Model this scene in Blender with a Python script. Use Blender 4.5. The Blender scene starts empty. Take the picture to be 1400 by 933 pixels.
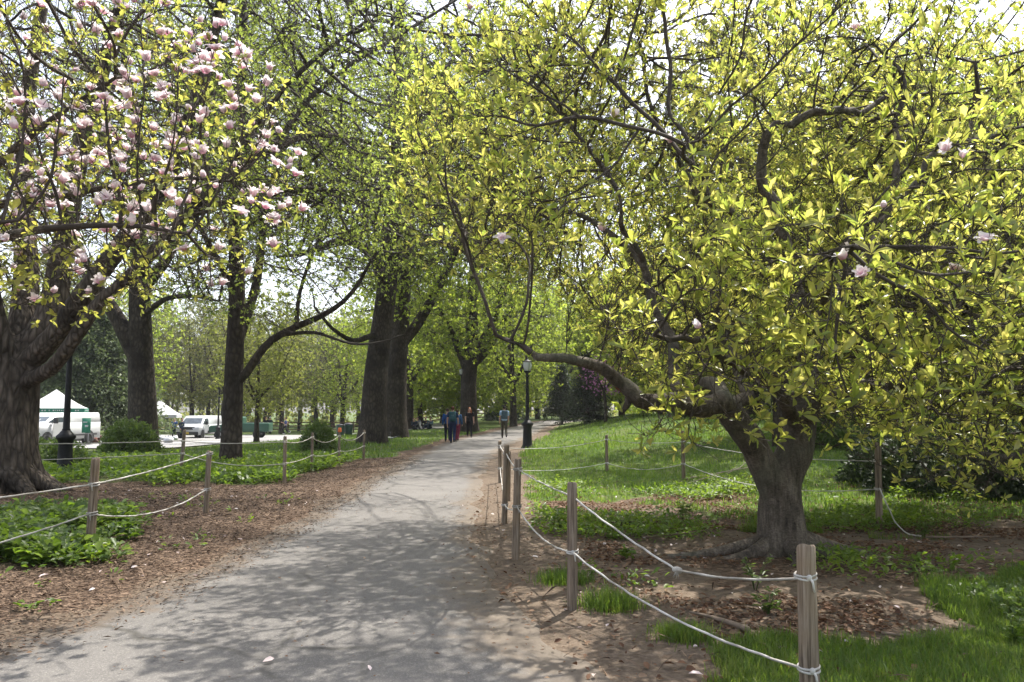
import bpy, math, random
import numpy as np
from mathutils import Vector, Matrix

random.seed(11)
rng = np.random.default_rng(11)
C = bpy.context.scene.collection
SC = bpy.context.scene

# ------------------------------------------------------------------ camera maths
FPX, CXP, CYP = 1089.0, 700.0, 466.5
PITCH = math.atan(93.5 / FPX)
EYE = 1.6


def at(px, py, Y):
    """world point that stands at depth Y behind photo position (px, py)"""
    a, b = (px - CXP) / FPX, (CYP - py) / FPX
    dy = math.cos(PITCH) - b * math.sin(PITCH)
    dz = math.sin(PITCH) + b * math.cos(PITCH)
    t = Y / dy
    return np.array([a * t, Y, EYE + dz * t])


# ------------------------------------------------------------------ noise and terrain
_LAT = np.random.default_rng(3).random((256, 256))


def vnoise(x, y):
    xi, yi = np.floor(x).astype(int), np.floor(y).astype(int)
    fx, fy = x - xi, y - yi
    fx, fy = fx * fx * (3 - 2 * fx), fy * fy * (3 - 2 * fy)
    a = _LAT[xi & 255, yi & 255]; b = _LAT[(xi + 1) & 255, yi & 255]
    c = _LAT[xi & 255, (yi + 1) & 255]; d = _LAT[(xi + 1) & 255, (yi + 1) & 255]
    return (a * (1 - fx) + b * fx) * (1 - fy) + (c * (1 - fx) + d * fx) * fy


def fbm(x, y, s=1.0, octv=4):
    x, y = np.asarray(x, float), np.asarray(y, float)
    v, amp, tot = 0, 1.0, 0
    for k in range(octv):
        v = v + amp * vnoise(x * s + 17.3 * k, y * s + 9.1 * k)
        tot += amp; amp *= .5; s *= 2.03
    return v / tot


def ss(a, b, x):
    t = np.clip((np.asarray(x, float) - a) / (b - a), 0, 1)
    return t * t * (3 - 2 * t)


PL = np.array([(-2, -4.3), (3, -4.1), (5, -3.75), (7, -3.2), (12, -3.15), (20, -3.3), (30, -3.35), (38, -3.2), (46, -2.6), (54, -1.55), (62, -.7), (72, .9), (82, 3.0), (92, 6.4), (105, 12.), (130, 26.), (160, 46.)])
PR = np.array([(-2, 1.6), (3, 1.15), (5, .62), (7, -.02), (10, -.4), (14, -.6), (20, -.68), (28, -.62), (35, -.15), (42, .55), (48, 1.2), (56, 1.9), (64, 2.7), (72, 4.1), (82, 7.), (92, 11.), (105, 17.), (130, 32.), (160, 53.)])


def path_l(y): return np.interp(y, PL[:, 0], PL[:, 1])
def path_r(y): return np.interp(y, PR[:, 0], PR[:, 1])


def path_dist(x, y):
    """signed distance (roughly) outside the path: negative on it"""
    return np.maximum(path_l(y) - x, x - path_r(y))


def h(x, y):
    x, y = np.asarray(x, float), np.asarray(y, float)
    off = ss(.2, 5.0, path_dist(x, y))
    left = -.95 * ss(22, 76, y) * ss(-7, -18, x)
    right = 1.2 * ss(9, 42, y) * (1 - .55 * ss(55, 95, y)) * ss(-.5, 8, x - path_r(y))
    far = .42 * ss(48, 90, y) * ss(-12, -2, x)
    roll = (fbm(x, y, .09, 3) - .5) * .5 * off * ss(-20, -8, -np.abs(x) + y * 0) * .0
    swell = (fbm(x, y, .35, 3) - .5) * .14 * off
    return left + right + far + roll + swell


def hz(x, y): return float(h(x, y))


def gp(px, Y):
    x = at(px, 560, Y)[0]
    return np.array([x, Y, hz(x, Y)])


# ------------------------------------------------------------------ mesh helpers
def mk_mesh(name, V, quads=None, tris=None, mat=None, attrs=None, smooth=True, extra_mats=None, mat_idx=None):
    V = np.ascontiguousarray(np.asarray(V, np.float32).reshape(-1, 3))
    q = np.zeros((0, 4), np.int32) if quads is None or len(quads) == 0 else np.asarray(quads, np.int32).reshape(-1, 4)
    t = np.zeros((0, 3), np.int32) if tris is None or len(tris) == 0 else np.asarray(tris, np.int32).reshape(-1, 3)
    me = bpy.data.meshes.new(name)
    me.vertices.add(len(V)); me.vertices.foreach_set('co', V.ravel())
    nl = q.size + t.size
    me.loops.add(nl)
    me.loops.foreach_set('vertex_index', np.concatenate([q.ravel(), t.ravel()]).astype(np.int32))
    npoly = len(q) + len(t)
    me.polygons.add(npoly)
    st = np.concatenate([np.arange(len(q)) * 4, q.size + np.arange(len(t)) * 3]).astype(np.int32)
    me.polygons.foreach_set('loop_start', st)
    if smooth:
        me.polygons.foreach_set('use_smooth', np.ones(npoly, bool))
    if mat is not None:
        me.materials.append(mat)
    for m in extra_mats or ():
        me.materials.append(m)
    if mat_idx is not None:
        me.polygons.foreach_set('material_index', np.asarray(mat_idx, np.int32))
    for k, data in (attrs or {}).items():
        data = np.asarray(data, np.float32)
        if data.ndim == 1:
            a = me.attributes.new(k, 'FLOAT', 'POINT'); a.data.foreach_set('value', data)
        else:
            a = me.attributes.new(k, 'FLOAT_VECTOR', 'POINT'); a.data.foreach_set('vector', data.ravel())
    me.update(calc_edges=True)
    return me


def link(name, me, parent=None, loc=None):
    o = bpy.data.objects.new(name, me)
    C.objects.link(o)
    if parent is not None:
        o.parent = parent
    if loc is not None:
        o.location = loc
    return o


def tag(o, label=None, cat=None, group=None, kind=None):
    if label: o['label'] = label
    if cat: o['category'] = cat
    if group: o['group'] = group
    if kind: o['kind'] = kind
    return o


def empty(name, loc=(0, 0, 0), rz=0.0, label=None, cat=None, group=None):
    o = bpy.data.objects.new(name, None)
    C.objects.link(o)
    o.empty_display_size = .2
    o.location = loc; o.rotation_euler = (0, 0, rz)
    return tag(o, label, cat, group)


def copy_tree(o, parent=None):
    c = o.copy(); C.objects.link(c)
    if parent is not None: c.parent = parent
    for ch in list(o.children): copy_tree(ch, c)
    return c


def nrm(v):
    v = np.asarray(v, float)
    return v / np.maximum(np.linalg.norm(v, axis=-1, keepdims=True), 1e-9)


class MB:
    """collects boxes, tubes, lathes, prisms into one mesh"""
    def __init__(s): s.V, s.Q, s.T, s.n = [], [], [], 0

    def add(s, V, Q=(), T=()):
        V = np.asarray(V, float).reshape(-1, 3)
        if len(Q): s.Q.append(np.asarray(Q, int).reshape(-1, 4) + s.n)
        if len(T): s.T.append(np.asarray(T, int).reshape(-1, 3) + s.n)
        s.V.append(V); s.n += len(V)
        return s

    def box(s, c, d, rz=0.0, taper=1.0):
        x, y, z = np.asarray(d, float) / 2
        V = np.array([(-x, -y, -z), (x, -y, -z), (x, y, -z), (-x, y, -z), (-x * taper, -y * taper, z), (x * taper, -y * taper, z), (x * taper, y * taper, z), (-x * taper, y * taper, z)])
        c0, s0 = math.cos(rz), math.sin(rz)
        V = V @ np.array([(c0, s0, 0), (-s0, c0, 0), (0, 0, 1)]) + np.asarray(c, float)
        return s.add(V, [(0, 3, 2, 1), (4, 5, 6, 7), (0, 1, 5, 4), (1, 2, 6, 5), (2, 3, 7, 6), (3, 0, 4, 7)])

    def tube(s, P, r, k=8, caps=True):
        P = np.asarray(P, float); n = len(P)
        r = np.broadcast_to(np.asarray(r, float), (n,))
        d = np.gradient(P, axis=0); d = nrm(d)
        ref = np.array([.31, .22, .92]) if abs(d[0][2]) < .8 else np.array([.9, .3, .1])
        u = nrm(np.cross(d, ref)); w = np.cross(d, u)
        a = np.arange(k) * 2 * np.pi / k
        V = P[:, None] + r[:, None, None] * (np.cos(a)[None, :, None] * u[:, None] + np.sin(a)[None, :, None] * w[:, None])
        i = np.arange(n - 1)[:, None] * k; j = np.arange(k)[None]; j2 = (j + 1) % k
        Q = np.stack([i + j, i + j2, i + k + j2, i + k + j], -1).reshape(-1, 4)
        V = V.reshape(-1, 3); T = []
        if caps:
            V = np.vstack([V, P[:1], P[-1:]])
            for q in range(k):
                T.append((n * k, (q + 1) % k, q)); T.append((n * k + 1, (n - 1) * k + q, (n - 1) * k + (q + 1) % k))
        return s.add(V, Q, T)

    def lathe(s, prof, k=16, c=(0, 0, 0)):
        prof = np.asarray(prof, float)
        a = np.arange(k) * 2 * np.pi / k
        V = np.stack([prof[:, 0, None] * np.cos(a), prof[:, 0, None] * np.sin(a), np.repeat(prof[:, 1, None], k, 1)], -1).reshape(-1, 3) + np.asarray(c, float)
        n = len(prof); i = np.arange(n - 1)[:, None] * k; j = np.arange(k)[None]; j2 = (j + 1) % k
        return s.add(V, np.stack([i + j, i + j2, i + k + j2, i + k + j], -1).reshape(-1, 4))

    def ball(s, c, r, k=10, m=7):
        r = np.broadcast_to(np.asarray(r, float), (3,))
        ph = np.linspace(0, np.pi, m); a = np.arange(k) * 2 * np.pi / k
        V = np.stack([np.sin(ph)[:, None] * np.cos(a) * r[0], np.sin(ph)[:, None] * np.sin(a) * r[1], np.repeat(np.cos(ph)[:, None], k, 1) * r[2]], -1).reshape(-1, 3) + np.asarray(c, float)
        i = np.arange(m - 1)[:, None] * k; j = np.arange(k)[None]; j2 = (j + 1) % k
        return s.add(V, np.stack([i + j, i + k + j, i + k + j2, i + j2], -1).reshape(-1, 4))

    def prism(s, poly, y0, y1, axis='y'):
        """extrude a convex-ish outline (x,z) between y0 and y1"""
        n = len(poly); p = np.asarray(poly, float)
        V = np.vstack([np.stack([p[:, 0], np.full(n, y0), p[:, 1]], 1), np.stack([p[:, 0], np.full(n, y1), p[:, 1]], 1)])
        Q = [(i, (i + 1) % n, n + (i + 1) % n, n + i) for i in range(n)]
        T = [(0, i + 1, i) for i in range(1, n - 1)] + [(n, n + i, n + i + 1) for i in range(1, n - 1)]
        return s.add(V, Q, T)

    def arrays(s):
        V = np.vstack(s.V)
        return V, (np.vstack(s.Q) if s.Q else None), (np.vstack(s.T) if s.T else None)

    def build(s, name, mat, parent=None, smooth=False, loc=None, bevel=0.0):
        V, Q, T = s.arrays()
        o = link(name, mk_mesh(name, V, Q, T, mat, smooth=smooth), parent, loc)
        if bevel:
            m = o.modifiers.new('bevel', 'BEVEL'); m.width = bevel; m.segments = 2; m.limit_method = 'ANGLE'; m.angle_limit = .6
        return o


def remesh(V, Q, T, voxel, smooth=0):
    """voxel union of overlapping closed pieces into one continuous surface; returns V, quads"""
    me = mk_mesh('tmp', V, Q, T)
    o = bpy.data.objects.new('tmp', me); C.objects.link(o)
    m = o.modifiers.new('r', 'REMESH'); m.mode = 'VOXEL'; m.voxel_size = voxel
    if smooth:
        s = o.modifiers.new('s', 'SMOOTH'); s.factor = .5; s.iterations = smooth
    dg = bpy.context.evaluated_depsgraph_get()
    ev = o.evaluated_get(dg); em = ev.to_mesh()
    nv = len(em.vertices); vv = np.empty(nv * 3, np.float32); em.vertices.foreach_get('co', vv)
    nl = len(em.loops); lv = np.empty(nl, np.int32); em.loops.foreach_get('vertex_index', lv)
    npol = len(em.polygons); lt = np.empty(npol, np.int32); em.polygons.foreach_get('loop_total', lt)
    ls = np.empty(npol, np.int32); em.polygons.foreach_get('loop_start', ls)
    q = lv[ls[lt == 4][:, None] + np.arange(4)]; t = lv[ls[lt == 3][:, None] + np.arange(3)]
    ev.to_mesh_clear()
    bpy.data.objects.remove(o); bpy.data.meshes.remove(me)
    return vv.reshape(-1, 3).astype(float), q, t


def catmull(P, step):
    P = np.asarray(P, float)
    out = []
    n = len(P)
    for i in range(n - 1):
        p0 = P[i - 1] if i > 0 else 2 * P[i] - P[i + 1]
        p1, p2 = P[i], P[i + 1]
        p3 = P[i + 2] if i + 2 < n else 2 * P[i + 1] - P[i]
        k = max(2, int(np.linalg.norm((p2 - p1)[:3]) / step + .5))
        t = (np.arange(k) / k)[:, None]
        out.append(.5 * (2 * p1 + (p2 - p0) * t + (2 * p0 - 5 * p1 + 4 * p2 - p3) * t ** 2 + (3 * p1 - p0 - 3 * p2 + p3) * t ** 3))
    out.append(P[-1:])
    return np.vstack(out)


# ------------------------------------------------------------------ materials
class NT:
    def __init__(s, name):
        s.m = bpy.data.materials.new(name); s.m.use_nodes = True
        s.t = s.m.node_tree; s.t.nodes.clear()
        s.out = s.t.nodes.new('ShaderNodeOutputMaterial')

    def n(s, typ, **kw):
        nd = s.t.nodes.new(typ)
        ins = kw.pop('ins', {})
        for k, v in kw.items(): setattr(nd, k, v)
        for k, v in ins.items():
            if isinstance(v, bpy.types.NodeSocket): s.t.links.new(v, nd.inputs[k])
            else: nd.inputs[k].default_value = v
        return nd

    def ln(s, a, b): s.t.links.new(a, b)

    def coord(s, kind='Object'): return s.n('ShaderNodeTexCoord').outputs[kind]

    def mapv(s, vec, scale=(1, 1, 1), loc=(0, 0, 0)):
        return s.n('ShaderNodeMapping', ins={'Vector': vec, 'Scale': scale, 'Location': loc}).outputs[0]

    def noise(s, vec, scale, detail=4, rough=.6, dist=0.0):
        return s.n('ShaderNodeTexNoise', ins={'Vector': vec, 'Scale': scale, 'Detail': detail, 'Roughness': rough, 'Distortion': dist}).outputs['Fac']

    def ramp(s, fac, stops, interp='LINEAR'):
        nd = s.n('ShaderNodeValToRGB', ins={'Fac': fac}); cr = nd.color_ramp; cr.interpolation = interp
        while len(cr.elements) < len(stops): cr.elements.new(.5)
        for e, (p, c) in zip(cr.elements, stops):
            e.position = p; e.color = (*c, 1) if len(c) == 3 else c
        return nd.outputs['Color']

    def mix(s, fac, a, b, mode='MIX'):
        nd = s.n('ShaderNodeMix', data_type='RGBA', blend_type=mode, clamp_factor=True)
        for k, v in ((0, fac), (6, a), (7, b)):
            if isinstance(v, bpy.types.NodeSocket): s.ln(v, nd.inputs[k])
            else: nd.inputs[k].default_value = (*v, 1) if isinstance(v, tuple) and len(v) == 3 else v
        return nd.outputs[2]

    def math(s, op, a, b=0.0, clamp=False):
        nd = s.n('ShaderNodeMath', operation=op, use_clamp=clamp)
        for k, v in ((0, a), (1, b)):
            if isinstance(v, bpy.types.NodeSocket): s.ln(v, nd.inputs[k])
            else: nd.inputs[k].default_value = v
        return nd.outputs[0]

    def attr(s, name, out='Fac'): return s.n('ShaderNodeAttribute', attribute_name=name).outputs[out]

    def bump(s, hgt, strength=.5, dist=.02):
        return s.n('ShaderNodeBump', ins={'Height': hgt, 'Strength': strength, 'Distance': dist}).outputs[0]

    def bsdf(s, color, rough=.6, normal=None, metallic=0.0, spec=.5, **kw):
        nd = s.n('ShaderNodeBsdfPrincipled')
        for k, v in (('Base Color', color), ('Roughness', rough), ('Metallic', metallic), ('Specular IOR Level', spec)):
            if isinstance(v, bpy.types.NodeSocket): s.ln(v, nd.inputs[k])
            else: nd.inputs[k].default_value = (*v, 1) if isinstance(v, tuple) and len(v) == 3 else v
        if normal is not None: s.ln(normal, nd.inputs['Normal'])
        for k, v in kw.items(): nd.inputs[k].default_value = v
        return nd.outputs[0]

    def done(s, shader):
        s.ln(shader, s.out.inputs['Surface']); return s.m


def plain(name, col, rough=.5, metallic=0.0, var=.12, scale=8.0, spec=.5):
    t = NT(name); c = t.coord()
    n = t.noise(c, scale, 5)
    a = tuple(x * (1 - var) for x in col); b = tuple(min(1, x * (1 + var)) for x in col)
    return t.done(t.bsdf(t.ramp(n, [(.3, a), (.7, b)]), rough, metallic=metallic, spec=spec))


def leaf_mat(name, cols, tcols, trans=.45, rough=.42, spec=.45):
    """cols / tcols: three colours across the random value of each leaf, for reflected and transmitted light"""
    t = NT(name)
    r = t.attr('rnd')
    a = t.ramp(r, [(0, cols[0]), (.5, cols[1]), (1, cols[2])])
    b = t.ramp(r, [(0, tcols[0]), (.5, tcols[1]), (1, tcols[2])])
    d = t.bsdf(a, rough, spec=spec)
    tr = t.n('ShaderNodeBsdfTranslucent'); t.ln(b, tr.inputs['Color'])
    mx = t.n('ShaderNodeMixShader', ins={0: trans}); t.ln(d, mx.inputs[1]); t.ln(tr.outputs[0], mx.inputs[2])
    return t.done(mx.outputs[0])


def bark_mat(name, dark, light, sxy=9.0, sz=1.6, bstr=.8, bd=.04, moss=None):
    t = NT(name); c = t.coord()
    v = t.mapv(c, (sxy, sxy, sz))
    n1 = t.noise(v, 1.0, 6, .62, .6)
    n2 = t.noise(c, 1.3, 4, .6)
    vo = t.n('ShaderNodeTexVoronoi', feature='DISTANCE_TO_EDGE', ins={'Vector': t.mapv(c, (sxy * .8, sxy * .8, sz * .9)), 'Scale': 1.0, 'Randomness': 1.0}).outputs['Distance']
    hgt = t.math('ADD', t.math('MULTIPLY', t.math('MINIMUM', vo, .35), 1.6), t.math('MULTIPLY', n1, .8))
    col = t.ramp(hgt, [(.25, dark), (.62, tuple((a + b) / 2 for a, b in zip(dark, light))), (1.0, light)])
    col = t.mix(t.ramp(n2, [(.35, (0, 0, 0)), (.7, (1, 1, 1))]), col, tuple(x * .72 for x in dark), 'MIX') if moss is None else t.mix(t.ramp(n2, [(.5, (0, 0, 0)), (.75, (.7, .7, .7))]), col, moss)
    return t.done(t.bsdf(col, .9, t.bump(hgt, bstr, bd), spec=.2))


M = {}
def smooth_bark(name, cols):
    t = NT(name); c = t.coord()
    n1 = t.noise(t.mapv(c, (5, 5, 2.2)), 1.0, 8, .65, .8); n2 = t.noise(t.mapv(c, (38, 38, 75)), 1.0, 4, .6); n3 = t.noise(c, 2.0, 4, .6)
    n4 = t.noise(t.mapv(c, (26, 26, 4)), 1.0, 5, .7, .7)
    v = t.math('ADD', t.math('ADD', t.math('MULTIPLY', n1, .4), t.math('MULTIPLY', n2, .25)), t.math('MULTIPLY', n4, .35))
    col = t.ramp(v, [(.38, cols[0]), (.5, cols[1]), (.62, cols[2])])
    col = t.mix(t.ramp(n3, [(.5, (0, 0, 0)), (.7, (.6, .6, .6))]), col, (.10, .105, .075))
    return t.done(t.bsdf(col, .85, t.bump(v, .9, .035), spec=.25))


M['bark_magnolia'] = smooth_bark('magnolia_bark', [(.02, .016, .013), (.085, .068, .054), (.19, .158, .128)])
M['bark_big'] = bark_mat('furrowed_bark', (.03, .024, .018), (.21, .17, .135), 13, 3.0, 1.0, .07)
M['bark_dark'] = bark_mat('dark_bark', (.03, .024, .019), (.11, .087, .069), 10, 4.0, .9, .05)
M['twig'] = plain('twig_bark', (.062, .05, .042), .85, 0, .35, 5.0, .25)
M['twig_grey'] = plain('grey_twig_bark', (.05, .042, .035), .85, 0, .35, 5.0, .25)
M['leaf_mag'] = leaf_mat('magnolia_leaf', [(.115, .145, .035), (.175, .195, .05), (.26, .26, .075)], [(.36, .46, .07), (.56, .59, .10), (.79, .72, .18)], .56, .3, .6)
M['leaf_mag_left'] = leaf_mat('young_magnolia_leaf', [(.11, .13, .03), (.16, .175, .04), (.22, .215, .05)], [(.36, .42, .08), (.52, .54, .10), (.70, .64, .12)], .5, .35, .5)
M['leaf_elm'] = leaf_mat('elm_leaf', [(.075, .11, .028), (.11, .15, .038), (.15, .18, .05)], [(.28, .38, .06), (.38, .47, .08), (.47, .53, .10)], .6, .45, .4)
M['leaf_fresh'] = leaf_mat('fresh_leaf', [(.085, .13, .022), (.12, .165, .03), (.16, .195, .04)], [(.30, .42, .05), (.40, .50, .065), (.50, .56, .08)], .6, .45, .4)
M['leaf_yellow'] = leaf_mat('catkin_leaf', [(.09, .115, .03), (.13, .15, .038), (.17, .18, .05)], [(.25, .30, .06), (.33, .37, .075), (.40, .42, .10)], .45, .6, .25)
M['leaf_far'] = leaf_mat('far_leaf', [(.085, .105, .032), (.13, .145, .045), (.17, .165, .06)], [(.20, .24, .06), (.28, .30, .08), (.34, .32, .11)], .45, .6, .2)
M['leaf_dark'] = leaf_mat('dark_evergreen_leaf', [(.018, .032, .014), (.028, .045, .02), (.045, .065, .03)], [(.04, .07, .02), (.06, .09, .03), (.08, .11, .04)], .25, .55, .3)
M['needle'] = leaf_mat('pine_needle', [(.05, .075, .034), (.075, .10, .045), (.10, .13, .055)], [(.10, .15, .05), (.13, .18, .06), (.16, .2, .07)], .35, .55, .3)
M['leaf_bush'] = leaf_mat('bush_leaf', [(.05, .085, .02), (.075, .12, .028), (.11, .155, .04)], [(.14, .23, .04), (.2, .3, .05), (.27, .37, .06)], .4, .45, .4)
M['leaf_cover'] = leaf_mat('cover_leaf', [(.05, .095, .014), (.08, .14, .02), (.13, .19, .028)], [(.16, .27, .02), (.24, .38, .03), (.34, .46, .04)], .45, .45, .4)
M['redbud'] = leaf_mat('redbud_blossom', [(.42, .14, .34), (.52, .2, .44), (.6, .3, .52)], [(.45, .15, .36), (.5, .2, .42), (.6, .3, .5)], .4, .6, .2)
M['grass'] = leaf_mat('grass_blade', [(.042, .085, .014), (.068, .12, .02), (.125, .155, .04)], [(.15, .26, .025), (.21, .34, .035), (.31, .38, .06)], .45, .5, .3)


def ground_mat():
    t = NT('ground'); c = t.coord()
    z = t.n('ShaderNodeSeparateXYZ', ins={0: t.attr('zone', 'Vector')})
    n_mid = t.noise(c, 2.2, 6, .65); n_fine = t.noise(c, 22, 5, .7)
    jit = t.math('MULTIPLY', t.math('SUBTRACT', t.math('ADD', t.math('MULTIPLY', n_mid, .6), t.math('MULTIPLY', n_fine, .4)), .5), 1.5)
    def mask(i):
        return t.ramp(t.math('ADD', z.outputs[i], jit), [(.40, (0, 0, 0)), (.60, (1, 1, 1))])
    # bare soil
    soil = t.ramp(t.noise(c, 9, 8, .7), [(.3, (.07, .05, .036)), (.55, (.12, .09, .066)), (.75, (.18, .14, .105))])
    soil = t.mix(t.ramp(n_fine, [(.45, (0, 0, 0)), (.75, (.6, .6, .6))]), soil, (.24, .19, .145))
    # wood chips and litter
    vo = t.n('ShaderNodeTexVoronoi', ins={'Vector': t.mapv(t.n('ShaderNodeMix', data_type='VECTOR', ins={0: .12, 4: c, 5: t.n('ShaderNodeTexNoise', ins={'Vector': c, 'Scale': 3.0}).outputs['Color']}).outputs[1], (30, 52, 40)), 'Scale': 1.0})
    rv = t.n('ShaderNodeSeparateColor', ins={0: vo.outputs['Color']}).outputs[0]
    chip = t.ramp(rv, [(0, (.024, .016, .011)), (.35, (.065, .043, .03)), (.7, (.125, .085, .06)), (1, (.23, .165, .12))])
    chip = t.mix(t.ramp(t.noise(c, 1.1, 4, .6), [(.4, (0, 0, 0)), (.75, (.6, .6, .6))]), chip, (.065, .042, .028))
    # turf
    turf = t.ramp(t.noise(c, 7, 7, .7), [(.3, (.03, .055, .012)), (.55, (.06, .10, .02)), (.8, (.11, .145, .035))])
    turf = t.mix(t.ramp(t.noise(c, .6, 5, .65), [(.45, (0, 0, 0)), (.75, (.65, .65, .65))]), turf, (.15, .135, .06))
    col = t.mix(mask(1), soil, chip)
    col = t.mix(mask(0), col, turf)
    hgt = t.math('ADD', t.math('MULTIPLY', n_fine, .5), t.math('MULTIPLY', vo.outputs['Distance'], .6))
    return t.done(t.bsdf(col, .95, t.bump(hgt, .55, .025), spec=.15))


def path_mat():
    t = NT('worn_asphalt'); c = t.coord()
    e = t.attr('edge'); sd = t.attr('side')
    n1 = t.noise(c, .8, 6, .65); n2 = t.noise(c, 60, 3, .7); n3 = t.noise(c, 5, 7, .7)
    col = t.ramp(n1, [(.3, (.102, .095, .09)), (.6, (.138, .129, .121)), (.8, (.165, .155, .144))])
    vo = t.n('ShaderNodeTexVoronoi', ins={'Vector': c, 'Scale': 150.0})
    sp = t.n('ShaderNodeSeparateColor', ins={0: vo.outputs['Color']}).outputs[0]
    col = t.mix(t.ramp(sp, [(.0, (.55, .55, .55)), (.25, (0, 0, 0)), (.8, (0, 0, 0)), (1, (0, 0, 0))]), col, (.07, .066, .06))
    col = t.mix(t.ramp(sp, [(.78, (0, 0, 0)), (1, (.45, .45, .45))]), col, (.32, .30, .27))
    cr = t.n('ShaderNodeTexVoronoi', feature='DISTANCE_TO_EDGE', ins={'Vector': t.mapv(t.n('ShaderNodeMix', data_type='VECTOR', ins={0: .25, 4: c, 5: t.n('ShaderNodeTexNoise', ins={'Vector': c, 'Scale': 1.6, 'Detail': 5.0}).outputs['Color']}).outputs[1], (.55, .38, .5)), 'Scale': 1.0}).outputs['Distance']
    crk = t.math('MULTIPLY', t.ramp(cr, [(0, (1, 1, 1)), (.006, (.6, .6, .6)), (.012, (0, 0, 0))]), t.ramp(t.noise(c, .5, 2), [(.45, (0, 0, 0)), (.6, (1, 1, 1))]))
    col = t.mix(crk, col, (.05, .046, .04))
    dust = t.ramp(t.math('ADD', e, t.math('MULTIPLY', t.math('SUBTRACT', n3, .5), 1.1)), [(.42, (0, 0, 0)), (.85, (.9, .9, .9))])
    dl = t.ramp(n3, [(.3, (.05, .037, .027)), (.6, (.11, .083, .06)), (.75, (.16, .125, .095))]); dr = t.ramp(n3, [(.3, (.085, .066, .05)), (.7, (.16, .13, .10))])
    col = t.mix(dust, col, t.mix(sd, dl, dr))
    return t.done(t.bsdf(col, .85, t.bump(t.math('ADD', n2, t.math('MULTIPLY', crk, -1.5)), .35, .006), spec=.3))


def wood_post_mat():
    t = NT('weathered_post_wood'); c = t.coord()
    oi = t.n('ShaderNodeObjectInfo')
    v = t.n('ShaderNodeVectorMath', operation='ADD', ins={0: c, 1: oi.outputs['Location']}).outputs[0]
    g = t.noise(t.mapv(v, (55, 55, 2.2)), 1.0, 6, .65, .5)
    b = t.noise(v, 4, 4)
    col = t.ramp(g, [(.32, (.05, .037, .028)), (.5, (.19, .148, .112)), (.68, (.33, .275, .22))])
    col = t.mix(t.ramp(b, [(.4, (0, 0, 0)), (.7, (.55, .55, .55))]), col, (.24, .17, .105))
    col = t.mix(t.ramp(t.noise(t.mapv(v, (20, 20, 1.2)), 1.0, 3), [(.62, (0, 0, 0)), (.68, (.85, .85, .85))]), col, (.045, .034, .026))
    return t.done(t.bsdf(col, .85, t.bump(g, .7, .012), spec=.2))


def rope_mat():
    t = NT('white_rope'); c = t.coord()
    n = t.noise(c, 3, 5)
    w = t.noise(c, 260, 2)
    col = t.ramp(n, [(.35, (.26, .24, .21)), (.6, (.56, .54, .51))])
    return t.done(t.bsdf(col, .7, t.bump(w, .6, .004), spec=.3))


def flower_mat():
    t = NT('magnolia_tepal')
    tip = t.attr('tip'); r = t.attr('rnd')
    a = t.ramp(tip, [(0, (.66, .28, .42)), (.25, (.82, .60, .68)), (.6, (.88, .79, .82)), (1, (.90, .84, .85))])
    a = t.mix(t.math('MULTIPLY', r, .6), a, (.88, .80, .80))
    d = t.bsdf(a, .5, spec=.3)
    tr = t.n('ShaderNodeBsdfTranslucent'); t.ln(a, tr.inputs['Color'])
    mx = t.n('ShaderNodeMixShader', ins={0: .5}); t.ln(d, mx.inputs[1]); t.ln(tr.outputs[0], mx.inputs[2])
    return t.done(mx.outputs[0])


M['ground'] = ground_mat(); M['path'] = path_mat(); M['post'] = wood_post_mat(); M['rope'] = rope_mat(); M['flower'] = flower_mat()
M['road'] = plain('road_asphalt', (.22, .215, .21), .9, 0, .15, .7)
M['chip'] = leaf_mat('wood_chip', [(.04, .026, .018), (.092, .061, .042), (.22, .155, .11)], [(.02, .01, .01)] * 3, .05, .85, .2)
M['litter'] = leaf_mat('dead_leaf', [(.075, .038, .024), (.15, .083, .05), (.26, .18, .12)], [(.1, .05, .02), (.15, .07, .03), (.2, .12, .06)], .2, .8, .2)
M['petal'] = leaf_mat('fallen_petal', [(.55, .45, .40), (.75, .62, .62), (.8, .74, .72)], [(.5, .4, .4), (.6, .5, .5), (.6, .55, .55)], .3, .6, .3)
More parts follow.
